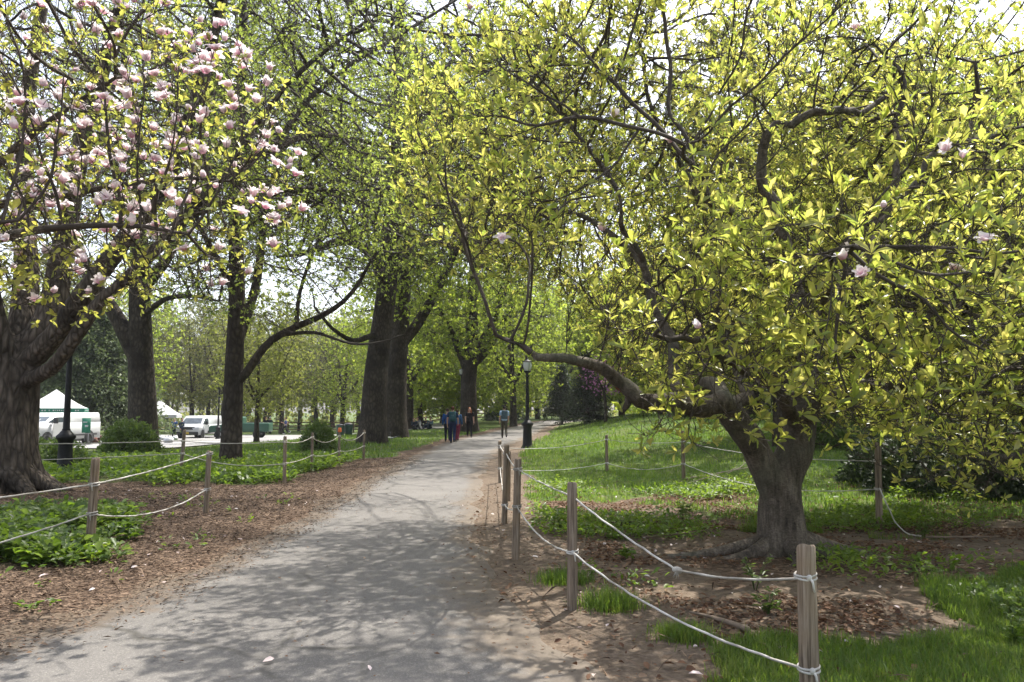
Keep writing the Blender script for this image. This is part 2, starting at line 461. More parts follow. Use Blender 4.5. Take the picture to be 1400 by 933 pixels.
# ------------------------------------------------------------------ growing trees
def colonize(P0, par0, A, step, dk, iters=140, up=0.0, jit=.12, maxkids=3, cap=60000, rg=rng, di=1e9):
    n = len(P0)
    P = np.zeros((cap, 3)); P[:n] = P0
    par = np.full(cap, -1); par[:n] = par0
    kids = np.zeros(cap, int); lastd = np.zeros((cap, 3))
    for i in range(1, n):
        if par0[i] >= 0:
            kids[par0[i]] += 1; lastd[par0[i]] = nrm(P[i] - P[par0[i]])
    A = np.asarray(A, float)
    nd = np.full(len(A), 1e18); ni = np.zeros(len(A), int)
    new = np.arange(n)
    for it in range(iters):
        for k in range(0, len(new), 1500):
            q = new[k:k + 1500]
            D = (A ** 2).sum(1)[:, None] + (P[q] ** 2).sum(1)[None] - 2 * A @ P[q].T
            m = D.argmin(1); v = D[np.arange(len(A)), m]
            b = v < nd
            nd[b] = v[b]; ni[b] = q[m[b]]
        keep = nd > dk * dk
        A, nd, ni = A[keep], nd[keep], ni[keep]
        if len(A) < 5 or n > cap - 4000: break
        inf = nd < di * di
        idx = ni[inf]
        if len(idx) == 0: break
        d = nrm(A[inf] - P[idx])
        S = np.stack([np.bincount(idx, d[:, a], minlength=n) for a in range(3)], 1)
        u = np.unique(idx)
        dd = nrm(nrm(S[u]) + np.array([0, 0, up]) + rg.normal(0, jit, (len(u), 3)))
        ok = (kids[u] < maxkids) & ~((kids[u] > 0) & ((dd * lastd[u]).sum(1) > .93))
        u, dd = u[ok], dd[ok]
        if len(u) == 0: break
        m = len(u)
        P[n:n + m] = P[u] + step * dd; par[n:n + m] = u
        kids[u] += 1; lastd[u] = dd
        new = np.arange(n, n + m); n += m
    return P[:n].copy(), par[:n].copy()


def skeleton(limbs, step):
    """limbs: list of (points (k,3), r0, r1); the first is the trunk. Returns nodes, parents, radii."""
    P, par, R = [], [], []
    for li, (pts, r0, r1) in enumerate(limbs):
        pts = np.asarray(pts, float)
        if li:
            Q = np.array(P); a = int(((Q - pts[0]) ** 2).sum(1).argmin())
            pts = pts.copy(); pts[0] = Q[a]
        c = catmull(pts, step)
        L = np.r_[0, np.cumsum(np.linalg.norm(np.diff(c, axis=0), axis=1))]; L /= L[-1]
        rr = r0 + (r1 - r0) * L
        s = 0
        if li: s, prev = 1, a
        else: prev = -1
        for k in range(s, len(c)):
            P.append(c[k]); par.append(prev); R.append(rr[k]); prev = len(P) - 1
    return np.array(P), np.array(par), np.array(R)


def radii(par, auth, rtip, rbase):
    n = len(par); na = len(auth)
    kid = np.zeros(n, int); np.add.at(kid, par[par >= 0], 1)
    tips = max(int((kid == 0).sum()), 2)
    ex = math.log(tips) / math.log(rbase / rtip)
    s = np.where(kid == 0, rtip ** ex, 0.0).tolist(); pl = par.tolist()
    for i in range(n - 1, 0, -1):
        if pl[i] >= 0: s[pl[i]] += s[i]
    r = np.maximum(np.array(s), 1e-12) ** (1 / ex)
    r[:na] = auth
    for i in range(na, n):
        r[i] = min(r[i], r[par[i]] * .86) if par[i] < na else min(r[i], r[par[i]])
    r = np.maximum(r, rtip)
    # main child: an authored limb keeps to its own next point
    main = np.full(n, -1); best = np.zeros(n)
    for i in range(1, n):
        p = par[i]
        if p < 0: continue
        w = s[i] + (1e3 if i < na and i == p + 1 else 0)
        if w > best[p]: best[p] = w; main[p] = i
    return r, main, kid


def tubes(P, par, r, main, sel, K, caps=False, ref=(.87, -.31, -.38)):
    """tube surface over the edges parent->i for i in sel"""
    n = len(P)
    root = par < 0
    din = np.zeros((n, 3)); m = ~root
    din[m] = nrm(P[m] - P[par[m]])
    hm = main >= 0
    dout = din.copy(); dout[hm] = nrm(P[main[hm]] - P[hm])
    din[root] = dout[root]
    dav = nrm(din + dout)
    sel = np.asarray(sel); insel = np.zeros(n, bool); insel[sel] = True
    need = np.zeros(n, bool); need[sel] = True
    p = par[sel]
    cont = (main[p] == sel) & (insel[p] | root[p])
    need[p[cont]] = True
    ids = np.nonzero(need)[0]; loc = np.full(n, -1); loc[ids] = np.arange(len(ids))
    a = np.arange(K) * 2 * np.pi / K; ca, sa = np.cos(a), np.sin(a)

    def rings(cen, d, rad):
        u = nrm(np.cross(d, np.asarray(ref))); w = np.cross(d, u)
        return cen[:, None] + rad[:, None, None] * (ca[None, :, None] * u[:, None] + sa[None, :, None] * w[:, None])
    rr = r.copy()
    tip = np.nonzero(insel & (main < 0))[0]; rr[tip] *= .5
    V1 = rings(P[ids], dav[ids], rr[ids])
    side = sel[~cont]
    V2 = rings(P[par[side]], din[side], np.minimum(r[side] * 1.18, r[par[side]]))
    sidx = np.full(n, -1); sidx[side] = len(ids) + np.arange(len(side))
    start = np.where(cont, loc[p], sidx[sel]) * K
    end = loc[sel] * K
    j = np.arange(K)[None]; j2 = (j + 1) % K
    Q = np.stack([start[:, None] + j, start[:, None] + j2, end[:, None] + j2, end[:, None] + j], -1).reshape(-1, 4)
    V = np.concatenate([V1, V2]).reshape(-1, 3)
    T = None
    if caps:
        T = []
        starts = list(sidx[side]) + [loc[i] for i in np.nonzero(root)[0] if loc[i] >= 0]
        mi = main.copy()
        ends = [loc[i] for i in sel if mi[i] < 0 or not insel[mi[i]]]
        for s0 in starts:
            T += [(s0 * K, s0 * K + k + 1, s0 * K + k) for k in range(1, K - 1)]
        for s0 in ends:
            T += [(s0 * K, s0 * K + k, s0 * K + k + 1) for k in range(1, K - 1)]
    return V, Q, T


LEAF_FULL = (np.array([(0, 0, 0), (.34, .36, .07), (.38, 0, -.03), (.34, -.36, .07), (.72, .46, .02), (.74, 0, -.10), (.72, -.46, .02), (1, 0, -.16)]),
             np.array([(0, 2, 1, 1), (0, 3, 2, 2), (1, 2, 5, 4), (2, 3, 6, 5), (4, 5, 7, 7), (5, 6, 7, 7)]))
LEAF_MID = (np.array([(0, 0, 0), (.55, .5, .06), (1, 0, -.1), (.55, -.5, .06)]), np.array([(0, 3, 2, 1)]))


def leaves(P, D, N, L, W, kind=LEAF_MID, rnd=None):
    """P (n,3) base, D axis, N face normal, L length (n,), W width/length; returns V, quads, tris, rnd"""
    T, F = kind
    D = nrm(D); S = nrm(np.cross(D, N)); N2 = np.cross(S, D)
    L = np.broadcast_to(L, (len(P),)); W = np.broadcast_to(W, (len(P),))
    V = P[:, None] + L[:, None, None] * (T[None, :, 0, None] * D[:, None] + (T[None, :, 1, None] * W[:, None, None]) * S[:, None] + T[None, :, 2, None] * N2[:, None])
    k = len(T)
    F0 = (np.arange(len(P))[:, None, None] * k + F[None]).reshape(-1, 4)
    tri = F0[:, 2] == F0[:, 3]
    if rnd is None: rnd = rng.random(len(P))
    return V.reshape(-1, 3), F0[~tri], F0[tri][:, :3], np.repeat(rnd, k)


def join(parts):
    """concatenate (V, Q, T, rnd) tuples"""
    Vs, Qs, Ts, Rs, n = [], [], [], [], 0
    for V, Q, T, R in parts:
        Vs.append(V); Rs.append(R)
        if Q is not None and len(Q): Qs.append(Q + n)
        if T is not None and len(T): Ts.append(np.asarray(T) + n)
        n += len(V)
    return np.vstack(Vs), (np.vstack(Qs) if Qs else None), (np.vstack(Ts) if Ts else None), np.concatenate(Rs)


def twigs(P, D, nper, lmin, lmax, r0, up=.3, spread=.8, rg=rng):
    """short bent twigs on points P with branch directions D: returns woody V,Q and the tips (points, directions), and mid points"""
    n = len(P)
    P = np.repeat(P, nper, 0); D = np.repeat(D, nper, 0); m = len(P)
    d1 = nrm(D + rg.normal(0, spread, (m, 3)) + np.array([0, 0, up]))
    d2 = nrm(d1 + rg.normal(0, .35, (m, 3)) + np.array([0, 0, up * .9]))
    l = rg.uniform(lmin, lmax, m)[:, None]
    a, b = P + d1 * l * .5, P + d1 * l * .5 + d2 * l * .5
    ref = np.array([.4, -.7, .59])
    def ring(c, d, r):
        u = nrm(np.cross(d, ref)); w = np.cross(d, u)
        k = np.arange(3) * 2.0944
        return c[:, None] + r * (np.cos(k)[None, :, None] * u[:, None] + np.sin(k)[None, :, None] * w[:, None])
    V = np.stack([ring(P, d1, r0), ring(a, nrm(d1 + d2), r0 * .8), ring(b, d2, r0 * .5)], 1).reshape(-1, 3)
    base = np.arange(m)[:, None] * 9
    Q = []
    for s in (0, 3):
        for j in range(3):
            Q.append(base + np.array([s + j, s + (j + 1) % 3, s + 3 + (j + 1) % 3, s + 3 + j]))
    return V, np.stack(Q, 1).reshape(-1, 4), b, d2, a, d1


def whorls(tip, d, nleaf, L, Ls, W, kind, tilt=.75, upn=.5, rg=rng, Lfun=None, lift=0.0):
    """a rosette of leaves round each twig tip"""
    n = len(tip)
    P = np.repeat(tip, nleaf, 0); D = np.repeat(d, nleaf, 0); m = len(P)
    P = P - D * (rg.random(m) * .05)[:, None] * (L / .1)
    ref = nrm(rg.normal(0, 1, (n, 3))); u = nrm(np.cross(d, ref)); w = np.cross(d, u)
    ang = (np.tile(np.arange(nleaf), n) * 2.4 + np.repeat(rg.random(n) * 6.28, nleaf) + rg.normal(0, .3, m))[:, None]
    rad = np.cos(ang) * np.repeat(u, nleaf, 0) + np.sin(ang) * np.repeat(w, nleaf, 0)
    t = (tilt + rg.normal(0, .25, m))[:, None]
    ax = nrm(D * np.cos(t) + rad * np.sin(t) + np.array([0, 0, lift]))
    N = nrm(D * np.sin(t) - rad * np.cos(t) + np.array([0, 0, upn]) + rg.normal(0, .2, (m, 3)))
    LL = np.clip(rg.normal(L, Ls, m), L * .4, L * 1.7) * (1 if Lfun is None else Lfun(P))
    return leaves(P, ax, N, LL, W * rg.uniform(.8, 1.2, m), kind)


def drop(d, P, keep):
    return P[keep], d[keep]


def ellipsoid_pts(n, cen, rad, inner=.35, cond=None, rg=rng, clump=0.0):
    out = []
    tot = 0
    while tot < n:
        u = rg.normal(0, 1, (n * 2, 3)); u = nrm(u)
        rr = (inner ** 3 + (1 - inner ** 3) * rg.random(n * 2)) ** (1 / 3)
        p = np.asarray(cen) + u * rr[:, None] * np.asarray(rad)
        if clump:
            q = p / clump
            f = fbm(q[:, 0] + q[:, 2] * .7, q[:, 1] - q[:, 2] * .6, 1.0, 2)
            p = p[f > .47]
        if cond is not None: p = p[cond(p)]
        out.append(p); tot += len(p)
    return np.vstack(out)[:n]


def flare_base(V, org, amp, hgt, lobes, rg=rng):
    """root flare: widen the foot of the trunk in lobes"""
    V = V.copy(); d = V - org; rz = np.linalg.norm(d[:, :2], axis=1); an = np.arctan2(d[:, 1], d[:, 0])
    k = np.exp(-np.maximum(d[:, 2], 0) / hgt)
    ph = rg.random(3) * 6.28
    lob = .5 + .32 * np.cos(lobes * an + ph[0]) + .22 * np.cos((lobes + 2) * an + ph[1]) + .12 * np.cos(3 * an + ph[2])
    near = rz < 3 * np.median(rz[(d[:, 2] < hgt * 2)]) if (d[:, 2] < hgt * 2).any() else np.ones(len(V), bool)
    low = (d[:, 2] < hgt * 4) & near
    f = 1 + amp * k * np.clip(lob, 0, 1.6)
    V[low, 0] = org[0] + d[low, 0] * f[low]; V[low, 1] = org[1] + d[low, 1] * f[low]
    return V


def rough_trunk(V, amp, sxy, sz):
    """vertical ridges and lumps on a trunk surface"""
    nx = fbm(V[:, 0] * sxy + V[:, 2] * sz, V[:, 1] * sxy + V[:, 2] * sz * .3, 1.0, 3) - .5
    c = np.stack([np.cos(np.arctan2(V[:, 1], V[:, 0]) ), np.sin(np.arctan2(V[:, 1], V[:, 0])), np.zeros(len(V))], 1)
    return V + c * (nx * amp)[:, None]


def grow_tree(name, label, cat, limbs, attr_pts, step, dk, rtip, bark, twigm, leafm, rsplit, Kbig=10, leaf=None, twig=None, iters=140, up=0.0, jit=.15,
              vox=0.0, flare=None, group=None, leaf_keep=None, thin_keep=1.0, rough=None, smoothing=2, kink=0.0):
    """leaf: dict(n, L, Ls, W, kind, tilt, keep); twig: dict(n, l0, l1, r, up, spread). Returns root, tips"""
    P, par, auth = skeleton(limbs, step)
    org = P[0].copy()
    na = len(P)
    if kink:
        w = kink * np.clip((.16 - auth) / .1, 0, 1)
        P = P + np.stack([fbm(P[:, 0] * 2.1 + P[:, 2] * 1.3 + 31 * a, P[:, 1] * 2.1 - P[:, 2] * .9, 1.3, 2) - .5 for a in range(3)], 1) * (w * 4)[:, None]
    P, par = colonize(P, par, attr_pts, step, dk, iters, up, jit)
    r, main, kid = radii(par, auth, rtip, auth[0])
    for _ in range(smoothing):
        Q = P.copy(); m = (main >= 0) & (par >= 0); m[:na] = False
        Q[m] = .5 * P[m] + .25 * P[par[m]] + .25 * P[main[m]]
        P = Q
    n = len(P)
    root = empty(name, org, label=label, cat=cat, group=group)
    idx = np.arange(1, n)
    big = idx[r[idx] >= rsplit]
    thin = idx[r[idx] < rsplit]
    V, Q, T = tubes(P, par, r, main, big, Kbig, caps=vox > 0)
    if vox:
        V, Q, T = remesh(V, Q, T, vox, 3)
    V = V - org
    if flare: V = flare_base(V, np.zeros(3), *flare)
    if rough: V = rough_trunk(V, *rough)
    link('trunk', mk_mesh('trunk', V, Q, T, M[bark]), root)
    mid = thin[r[thin] > rtip * 2.2]; fine = thin[r[thin] <= rtip * 2.2]
    parts = []
    for s, K in ((mid, 5), (fine, 3)):
        if len(s):
            V, Q, _ = tubes(P, par, r, main, s, K)
            parts.append((V - org, Q, None, np.zeros(len(V))))
    # twigs and leaves on the thin wood
    din = nrm(P[idx] - P[par[idx]])
    cand = (r[idx] < rtip * 2.6) & (idx >= na)
    tp, td = P[idx][cand], din[cand]
    term = kid[idx][cand] == 0
    if leaf_keep is not None:
        k = leaf_keep(tp); tp, td, term = tp[k], td[k], term[k]
    tips, tipd = tp[term], td[term]
    if twig:
        V, Q, b, d2, a, d1 = twigs(tp, td, twig['n'], twig['l0'], twig['l1'], twig['r'], twig.get('up', .3), twig.get('spread', .8))
        parts.append((V - org, Q, None, np.zeros(len(V))))
        tips, tipd = np.vstack([tips, b]), np.vstack([tipd, d2])
    V, Q, _, _ = join(parts)
    link('branches', mk_mesh('branches', V, Q, None, M[twigm]), root)
    if leaf:
        k = rng.random(len(tips)) < leaf.get('keep', 1.0)
        V, Q, T, R = whorls(tips[k], tipd[k], leaf['n'], leaf['L'], leaf['Ls'], leaf['W'], leaf.get('kind', LEAF_MID), leaf.get('tilt', .8), leaf.get('upn', .5), Lfun=leaf.get('Lfun'), lift=leaf.get('lift', 0))
        link('crown', mk_mesh('crown', V - org, Q, T, M[leafm], {'rnd': R}, smooth=leaf.get('smooth', False)), root)
        print('   ', name, 'nodes', n, 'tips', int(k.sum()), 'leaf faces', (0 if Q is None else len(Q)) + (0 if T is None else len(T)))
    return root, tips, tipd, org


def pts(*a):
    return np.array([at(*p) for p in a])


def ground_limb(px, Y, *rest):
    g = gp(px, Y); g[2] -= .08
    return np.vstack([g[None], pts(*rest)])
# ------------------------------------------------------------------ ground, path, road
def spaced(edges):
    out = []
    for a, b, s in edges: out.append(np.arange(a, b, s))
    return np.unique(np.round(np.concatenate(out), 4))


def zone(x, y):
    """grass, chips+litter, bare soil weights over the ground"""
    L, R = path_l(y), path_r(y)
    n1 = fbm(x, y, .55, 4) - .5; n2 = fbm(x + 40, y + 11, 1.4, 4) - .5
    g = np.zeros_like(x); m = np.zeros_like(x)
    left = x < (L + R) / 2
    # left side
    bed = ss(16.6, 18.0, y + n1 * 2) * ss(-4.6, -5.4, x + n2)            # green bed behind the second fence
    lawnl = ss(25, 29, y + n1 * 5) * ss(.25, 1.3, L - x + n2)
    near = ss(-4.3, -5.1, x + n1 + np.maximum(y - 8.5, 0) * .36) * ss(7.0, 7.8, y) * ss(12.8, 11.5, y + n2 * 2)
    gl = np.clip(bed * .6 + lawnl + near * .4, 0, 1)
    ml = np.clip(1 - lawnl, 0, 1) * ss(-.15, .35, L - x + n2 * .8)
    # right side
    d = x - R
    lawnr = ss(13.0, 16.0, y + n1 * 5 + n2 * 1.5) * ss(.5, 1.5, d + n2)
    patch = ss(-.02, .16, n1 + n2 * .4) * ss(8.6, 10.5, y) * ss(.6, 1.3, d)
    front = ss(6.0, 5.4, y + n2 * .9 - .25 * (x - 2.4)) * ss(.75, 1.7, x + n2 * 1.6 + n1 * .8)
    clump = ss(1, .55, np.hypot((x - 4.75) / 1.75, (y - 6.6) / 1.55) + n2 * .7)
    behind = ss(10.6, 11.8, y + n2 * 2) * ss(3.6, 5, x)
    gr = np.clip(lawnr + patch * .55 + front + clump + behind * .8, 0, 1)
    gr = gr * np.where(y < 9.5, .35 + .65 * ss(.36, .5, fbm(x + 21, y + 5, 1.25, 4) + .3 * ss(6.2, 5.4, y)), 1)
    bare = np.clip(ss(.50, .62, fbm(x + 70, y, .7, 4)) * .7 + ss(1.5, .7, d + n2 * .8) + ss(1.0, .5, np.hypot((x - 5.6) / 3.2, (y - 9.4) / 1.15) + n2 * .6) + ss(1, .6, np.hypot((x - 2.9) / 1.5, (y - 6.6) / 1.3) + n2 * .5) * .75, 0, 1)
    mr = np.clip(.85 - bare * .9, 0, 1) * ss(.2, .9, d)
    g = np.where(left, gl, gr); m = np.where(left, ml, mr)
    return np.clip(g, 0, 1), np.clip(m, 0, 1)


xs = spaced([(-320, -60, 13), (-60, -16, 1.2), (-16, -9, .3), (-9, 9, .11), (9, 16, .3), (16, 60, 1.2), (60, 330, 13)])
ys = spaced([(-12, 2, .7), (2, 16, .11), (16, 34, .25), (34, 100, 1.0), (100, 640, 15)])
GX, GY = np.meshgrid(xs, ys)
x, y = GX.ravel(), GY.ravel()
g, m = zone(x, y)
out = ss(.05, .5, path_dist(x, y))
z = h(x, y) + out * ((fbm(x, y, 2.2, 4) - .5) * .06 + (fbm(x, y, 9, 2) - .5) * .02 * (np.abs(x) < 12) + .012)
inroad = (x < -11) & (y > 30) & (y < 80)
nx, ny = len(xs), len(ys)
i = np.arange(ny - 1)[:, None] * nx + np.arange(nx - 1)[None]
Q = np.stack([i, i + 1, i + nx + 1, i + nx], -1).reshape(-1, 4)
ground = link('ground', mk_mesh('ground', np.stack([x, y, z], 1), Q, None, M['ground'], {'zone': np.stack([g, m, 1 - m], 1)}))
tag(ground, kind='structure')


def path_sheet():
    yy = spaced([(-1.5, 30, .12), (30, 60, .5), (60, 150, 1.5)])
    k = 25
    u = np.linspace(0, 1, k); u = .5 - .5 * np.cos(u * np.pi)
    L = path_l(yy) + (fbm(yy, yy * 0 + 3, 1.1, 4) - .5) * .5
    R = path_r(yy) + (fbm(yy, yy * 0 + 8, 1.1, 4) - .5) * .45
    X = L[:, None] + (R - L)[:, None] * u; Y = np.repeat(yy[:, None], k, 1)
    lift = np.where(Y < 30, .012, .03) - np.where((u < .01) | (u > .99), .02, 0)[None]
    Z = h(X, Y) + lift + (fbm(X, Y, 1.2, 2) - .5) * .012
    de = np.minimum(X - L[:, None], R[:, None] - X)
    edge = np.maximum(ss(.95, 0, X - L[:, None]), ss(.75, 0, R[:, None] - X))
    edge = np.maximum(edge, ss(1.3, .1, (R[:, None] - X)) * ss(16, 5, Y) * .95)
    n = len(yy); i = np.arange(n - 1)[:, None] * k + np.arange(k - 1)[None]
    Q = np.stack([i, i + 1, i + k + 1, i + k], -1).reshape(-1, 4)
    o = link('path', mk_mesh('path', np.stack([X, Y, Z], -1), Q, None, M['path'], {'edge': edge.ravel(), 'side': np.repeat(ss(.4, .6, u)[None], n, 0).ravel()}))
    tag(o, kind='structure')


path_sheet()


def sheet(name, xa, xb, ya, yb, mat, lift=.05, wob=.6):
    X, Y = np.meshgrid(np.linspace(xa, xb, 60), np.linspace(ya, yb, 16))
    Y = Y + (X * .03) + (fbm(X, Y, .2, 2) - .5) * wob
    Z = h(X, Y) + lift
    i = np.arange(15)[:, None] * 60 + np.arange(59)[None]
    o = link(name, mk_mesh(name, np.stack([X, Y, Z], -1), np.stack([i, i + 1, i + 61, i + 60], -1).reshape(-1, 4), None, M[mat]))
    return tag(o, kind='structure')


sheet('road', -70, -5.5, 63, 80, 'road')
sheet('parking_pavement', -40, -15.0, 36, 60, 'road', .06)


# ------------------------------------------------------------------ small stuff on the ground
def scatter(n, x0, x1, y0, y1, w, rg=rng):
    out = np.zeros((0, 2))
    while len(out) < n:
        p = np.stack([rg.uniform(x0, x1, n), rg.uniform(y0, y1, n)], 1)
        out = np.vstack([out, p[rg.random(n) < w(p[:, 0], p[:, 1])]])
    return out[:n]


def flat_bits(name, mat, p, L, Ls, W, lift=.012, tilt=.35, kind=LEAF_MID):
    n = len(p)
    a = rng.random(n) * 6.28
    D = np.stack([np.cos(a), np.sin(a), rng.normal(0, tilt * .5, n)], 1)
    N = nrm(np.stack([rng.normal(0, tilt, n), rng.normal(0, tilt, n), np.ones(n)], 1))
    on = path_dist(p[:, 0], p[:, 1]) < .1
    P = np.stack([p[:, 0], p[:, 1], h(p[:, 0], p[:, 1]) + np.where(on, .024, lift + .018) + rng.random(n) * .012], 1)
    V, Q, T, R = leaves(P, D, N, np.clip(rng.normal(L, Ls, n), L * .3, L * 2.4), W, kind)
    return tag(link(name, mk_mesh(name, V, Q, T, M[mat], {'rnd': R}, smooth=False)), kind='stuff')


def near_view(x, y, m=1.15):
    return (np.abs(x) < y * .643 * m + .4)


def wchip(x, y):
    L = path_l(y); d = L - x
    return ((d > -.8 + 1.2 * (fbm(x, y, .8, 3) - .5)) & (d < 9) & near_view(x, y)) * ss(-.9, .4, d) * (1 - .8 * zone(x, y)[0]) * np.clip(9 / y, 0, 1) ** 1.2


def wlit(x, y):
    d = x - path_r(y)
    return ((d > -.2) & near_view(x, y)) * (.06 + .94 * ss(.8, 1.5, d) * ss(.44, .6, fbm(x, y, 1.1, 4))) * (1 - .75 * zone(x, y)[0]) * np.clip(8 / y, 0, 1) ** 1.2


flat_bits('wood_chips', 'chip', scatter(60000, -12, -2.6, 5, 26, wchip), .034, .018, .3)
flat_bits('leaf_litter', 'litter', scatter(17000, -.6, 9, 3.8, 17, wlit), .042, .018, .55, kind=LEAF_FULL, tilt=.5)
flat_bits('twig_litter', 'chip', scatter(2600, -9, 9, 3.8, 17, lambda x, y: (path_dist(x, y) > -.2) & near_view(x, y)), .16, .09, .05)
flat_bits('fallen_petals', 'petal', scatter(270, -8, 8, 4, 16, lambda x, y: near_view(x, y) * np.where(path_dist(x, y) < 0, .22, 1) * np.clip(7 / y, 0, 1)), .052, .018, .5, kind=LEAF_FULL, lift=.02, tilt=.45)
flat_bits('path_grit', 'litter', scatter(1500, -5, 1.2, 4, 16, lambda x, y: (path_dist(x, y) < .1) * (.15 + ss(-.9, 0, path_dist(x, y)))), .022, .01, .6, tilt=.25)


def grass(name, p, H, Hs, W, lean=.45):
    n = len(p)
    P = np.stack([p[:, 0], p[:, 1], h(p[:, 0], p[:, 1]) + .0], 1)
    a = rng.random(n) * 6.28
    hh = np.clip(rng.normal(H, Hs, n), H * .35, H * 2.2) * (.55 + .9 * fbm(p[:, 0], p[:, 1], 1.7, 3))
    ln = np.abs(rng.normal(0, lean, n)) + .08
    d = np.stack([np.cos(a), np.sin(a), np.zeros(n)], 1); s = np.stack([-np.sin(a), np.cos(a), np.zeros(n)], 1)
    W = W * rng.uniform(.6, 1.3, n)
    up = np.array([0, 0, 1.0])
    m = P + (up * hh[:, None] * .6) + d * (hh * ln * .35)[:, None]
    t = P + (up * hh[:, None]) + d * (hh * ln)[:, None] - up * (hh * ln * .25)[:, None]
    V = np.stack([P - s * W[:, None] / 2, P + s * W[:, None] / 2, m + s * W[:, None] * .4, m - s * W[:, None] * .4, t], 1).reshape(-1, 3)
    b = np.arange(n)[:, None] * 5
    R = np.clip(rng.normal(.45, .22, n) + (fbm(p[:, 0], p[:, 1], .7, 3) - .5) * .9, 0, 1)
    return tag(link(name, mk_mesh(name, V, b + np.array([0, 1, 2, 3]), b + np.array([3, 2, 4]), M['grass'], {'rnd': np.repeat(R, 5)}, smooth=False)), kind='stuff')


def wgr(x, y): return near_view(x, y) * ss(.35, .6, zone(x, y)[0]) * (path_dist(x, y) > .1) * (x > path_r(y))


grass('grass', scatter(85000, .6, 8.5, 3.6, 10.5, wgr), .085, .03, .006)
grass('lawn_grass', scatter(70000, -.4, 22, 10.5, 30, lambda x, y: wgr(x, y) * np.clip(12 / y, 0, 1) ** 1.0), .085, .03, .013)
grass('lawn_grass', scatter(45000, -14, 30, 26, 62, lambda x, y: near_view(x, y) * ss(.3, .6, zone(x, y)[0]) * (path_dist(x, y) > .2) * np.clip(26 / y, 0, 1) ** 1.3 * ~((x < -5) & (y > 58))), .10, .04, .028)


def cover(name, p, nl, L, Ls, W, hgt, mat, up=.35, kind=LEAF_MID):
    """broad-leaved ground cover: each point a little plant of nl leaves"""
    n = len(p)
    base = np.stack([p[:, 0], p[:, 1], h(p[:, 0], p[:, 1])], 1)
    base = np.repeat(base, nl, 0); m = len(base)
    a = rng.random(m) * 6.28; e = rng.normal(.35, .35, m)
    D = np.stack([np.cos(a) * np.cos(e), np.sin(a) * np.cos(e), np.sin(e)], 1)
    hh = np.repeat(.5 + .9 * fbm(p[:, 0], p[:, 1], 1.3, 3), nl) * hgt
    P = base + np.stack([np.cos(a) * .05, np.sin(a) * .05, rng.random(m) ** .7 * hh], 1)
    N = nrm(np.stack([rng.normal(0, .35, m), rng.normal(0, .35, m), np.ones(m)], 1))
    R = np.clip(rng.normal(.5, .25, m) + np.repeat(fbm(p[:, 0], p[:, 1], .9, 2) - .5, nl), 0, 1)
    V, Q, T, R = leaves(P, D, N, np.clip(rng.normal(L, Ls, m), L * .4, L * 1.8), W, kind, R)
    return link(name, mk_mesh(name, V, Q, T, M[mat], {'rnd': R}, smooth=False))


def wbed(x, y): return ss(16.9, 17.9, y + (fbm(x, y, .8, 3) - .5) * 2.5) * ss(27.5, 24.5, y) * ss(-4.75, -5.3, x + (fbm(x + 5, y, .9, 3) - .5) * 1.2) * near_view(x, y, 1.1) * (.25 + .75 * ss(.3, .55, fbm(x, y, .6, 3)))
def wpatch(x, y): return ss(-4.1, -4.5, x + np.maximum(y - 8.5, 0) * .36 + (fbm(x, y, 1.1, 3) - .5) * 1.0) * ss(7.2, 7.9, y) * ss(12.4, 11.3, y + (fbm(x, y, .9, 3) - .5) * 2.0) * near_view(x, y) * ss(.38, .5, fbm(x + 3, y, .9, 3))
def wweed(x, y):
    d = x - path_r(y)
    return near_view(x, y) * ss(.5, 1.2, d) * ss(6.6, 9.5, y + (x - 2) * -.1) * ss(17.5, 14.5, y) * ss(.54, .66, fbm(x + 9, y + 4, .9, 3)) * (np.hypot((x - 5.6) / 3.2, (y - 9.4) / 1.15) > .9)


tag(cover('ground_cover', scatter(5200, -17, -4.6, 16.5, 28, wbed), 7, .10, .035, .62, .22, 'leaf_cover'), kind='stuff')
tag(cover('ground_cover', scatter(750, -8.5, -4, 7, 13, wpatch), 10, .085, .035, .6, .20, 'leaf_cover', kind=LEAF_FULL), kind='stuff')
tag(cover('ground_cover', scatter(500, -8.5, -4, 6.8, 13.3, wpatch), 11, .09, .035, .5, .24, 'leaf_bush', kind=LEAF_FULL), kind='stuff')
tag(cover('ground_cover', scatter(90, -8.5, -3.6, 6.4, 15, lambda x, y: near_view(x, y)), 7, .055, .02, .55, .08, 'leaf_cover', kind=LEAF_FULL), kind='stuff')
tag(cover('low_weeds', scatter(1500, .3, 8, 6.6, 17.5, wweed), 9, .058, .022, .5, .16, 'leaf_cover', kind=LEAF_FULL), kind='stuff')
tag(cover('low_weeds', scatter(1100, 3.0, 6.4, 5.0, 8.4, lambda x, y: near_view(x, y) * ss(1, .5, np.hypot((x - 4.75) / 1.75, (y - 6.6) / 1.55) + (fbm(x, y, 1.4, 3) - .5) * .8) * ss(.4, .6, fbm(x, y, 1.2, 3))), 8, .05, .02, .5, .10, 'leaf_bush', kind=LEAF_FULL), kind='stuff')


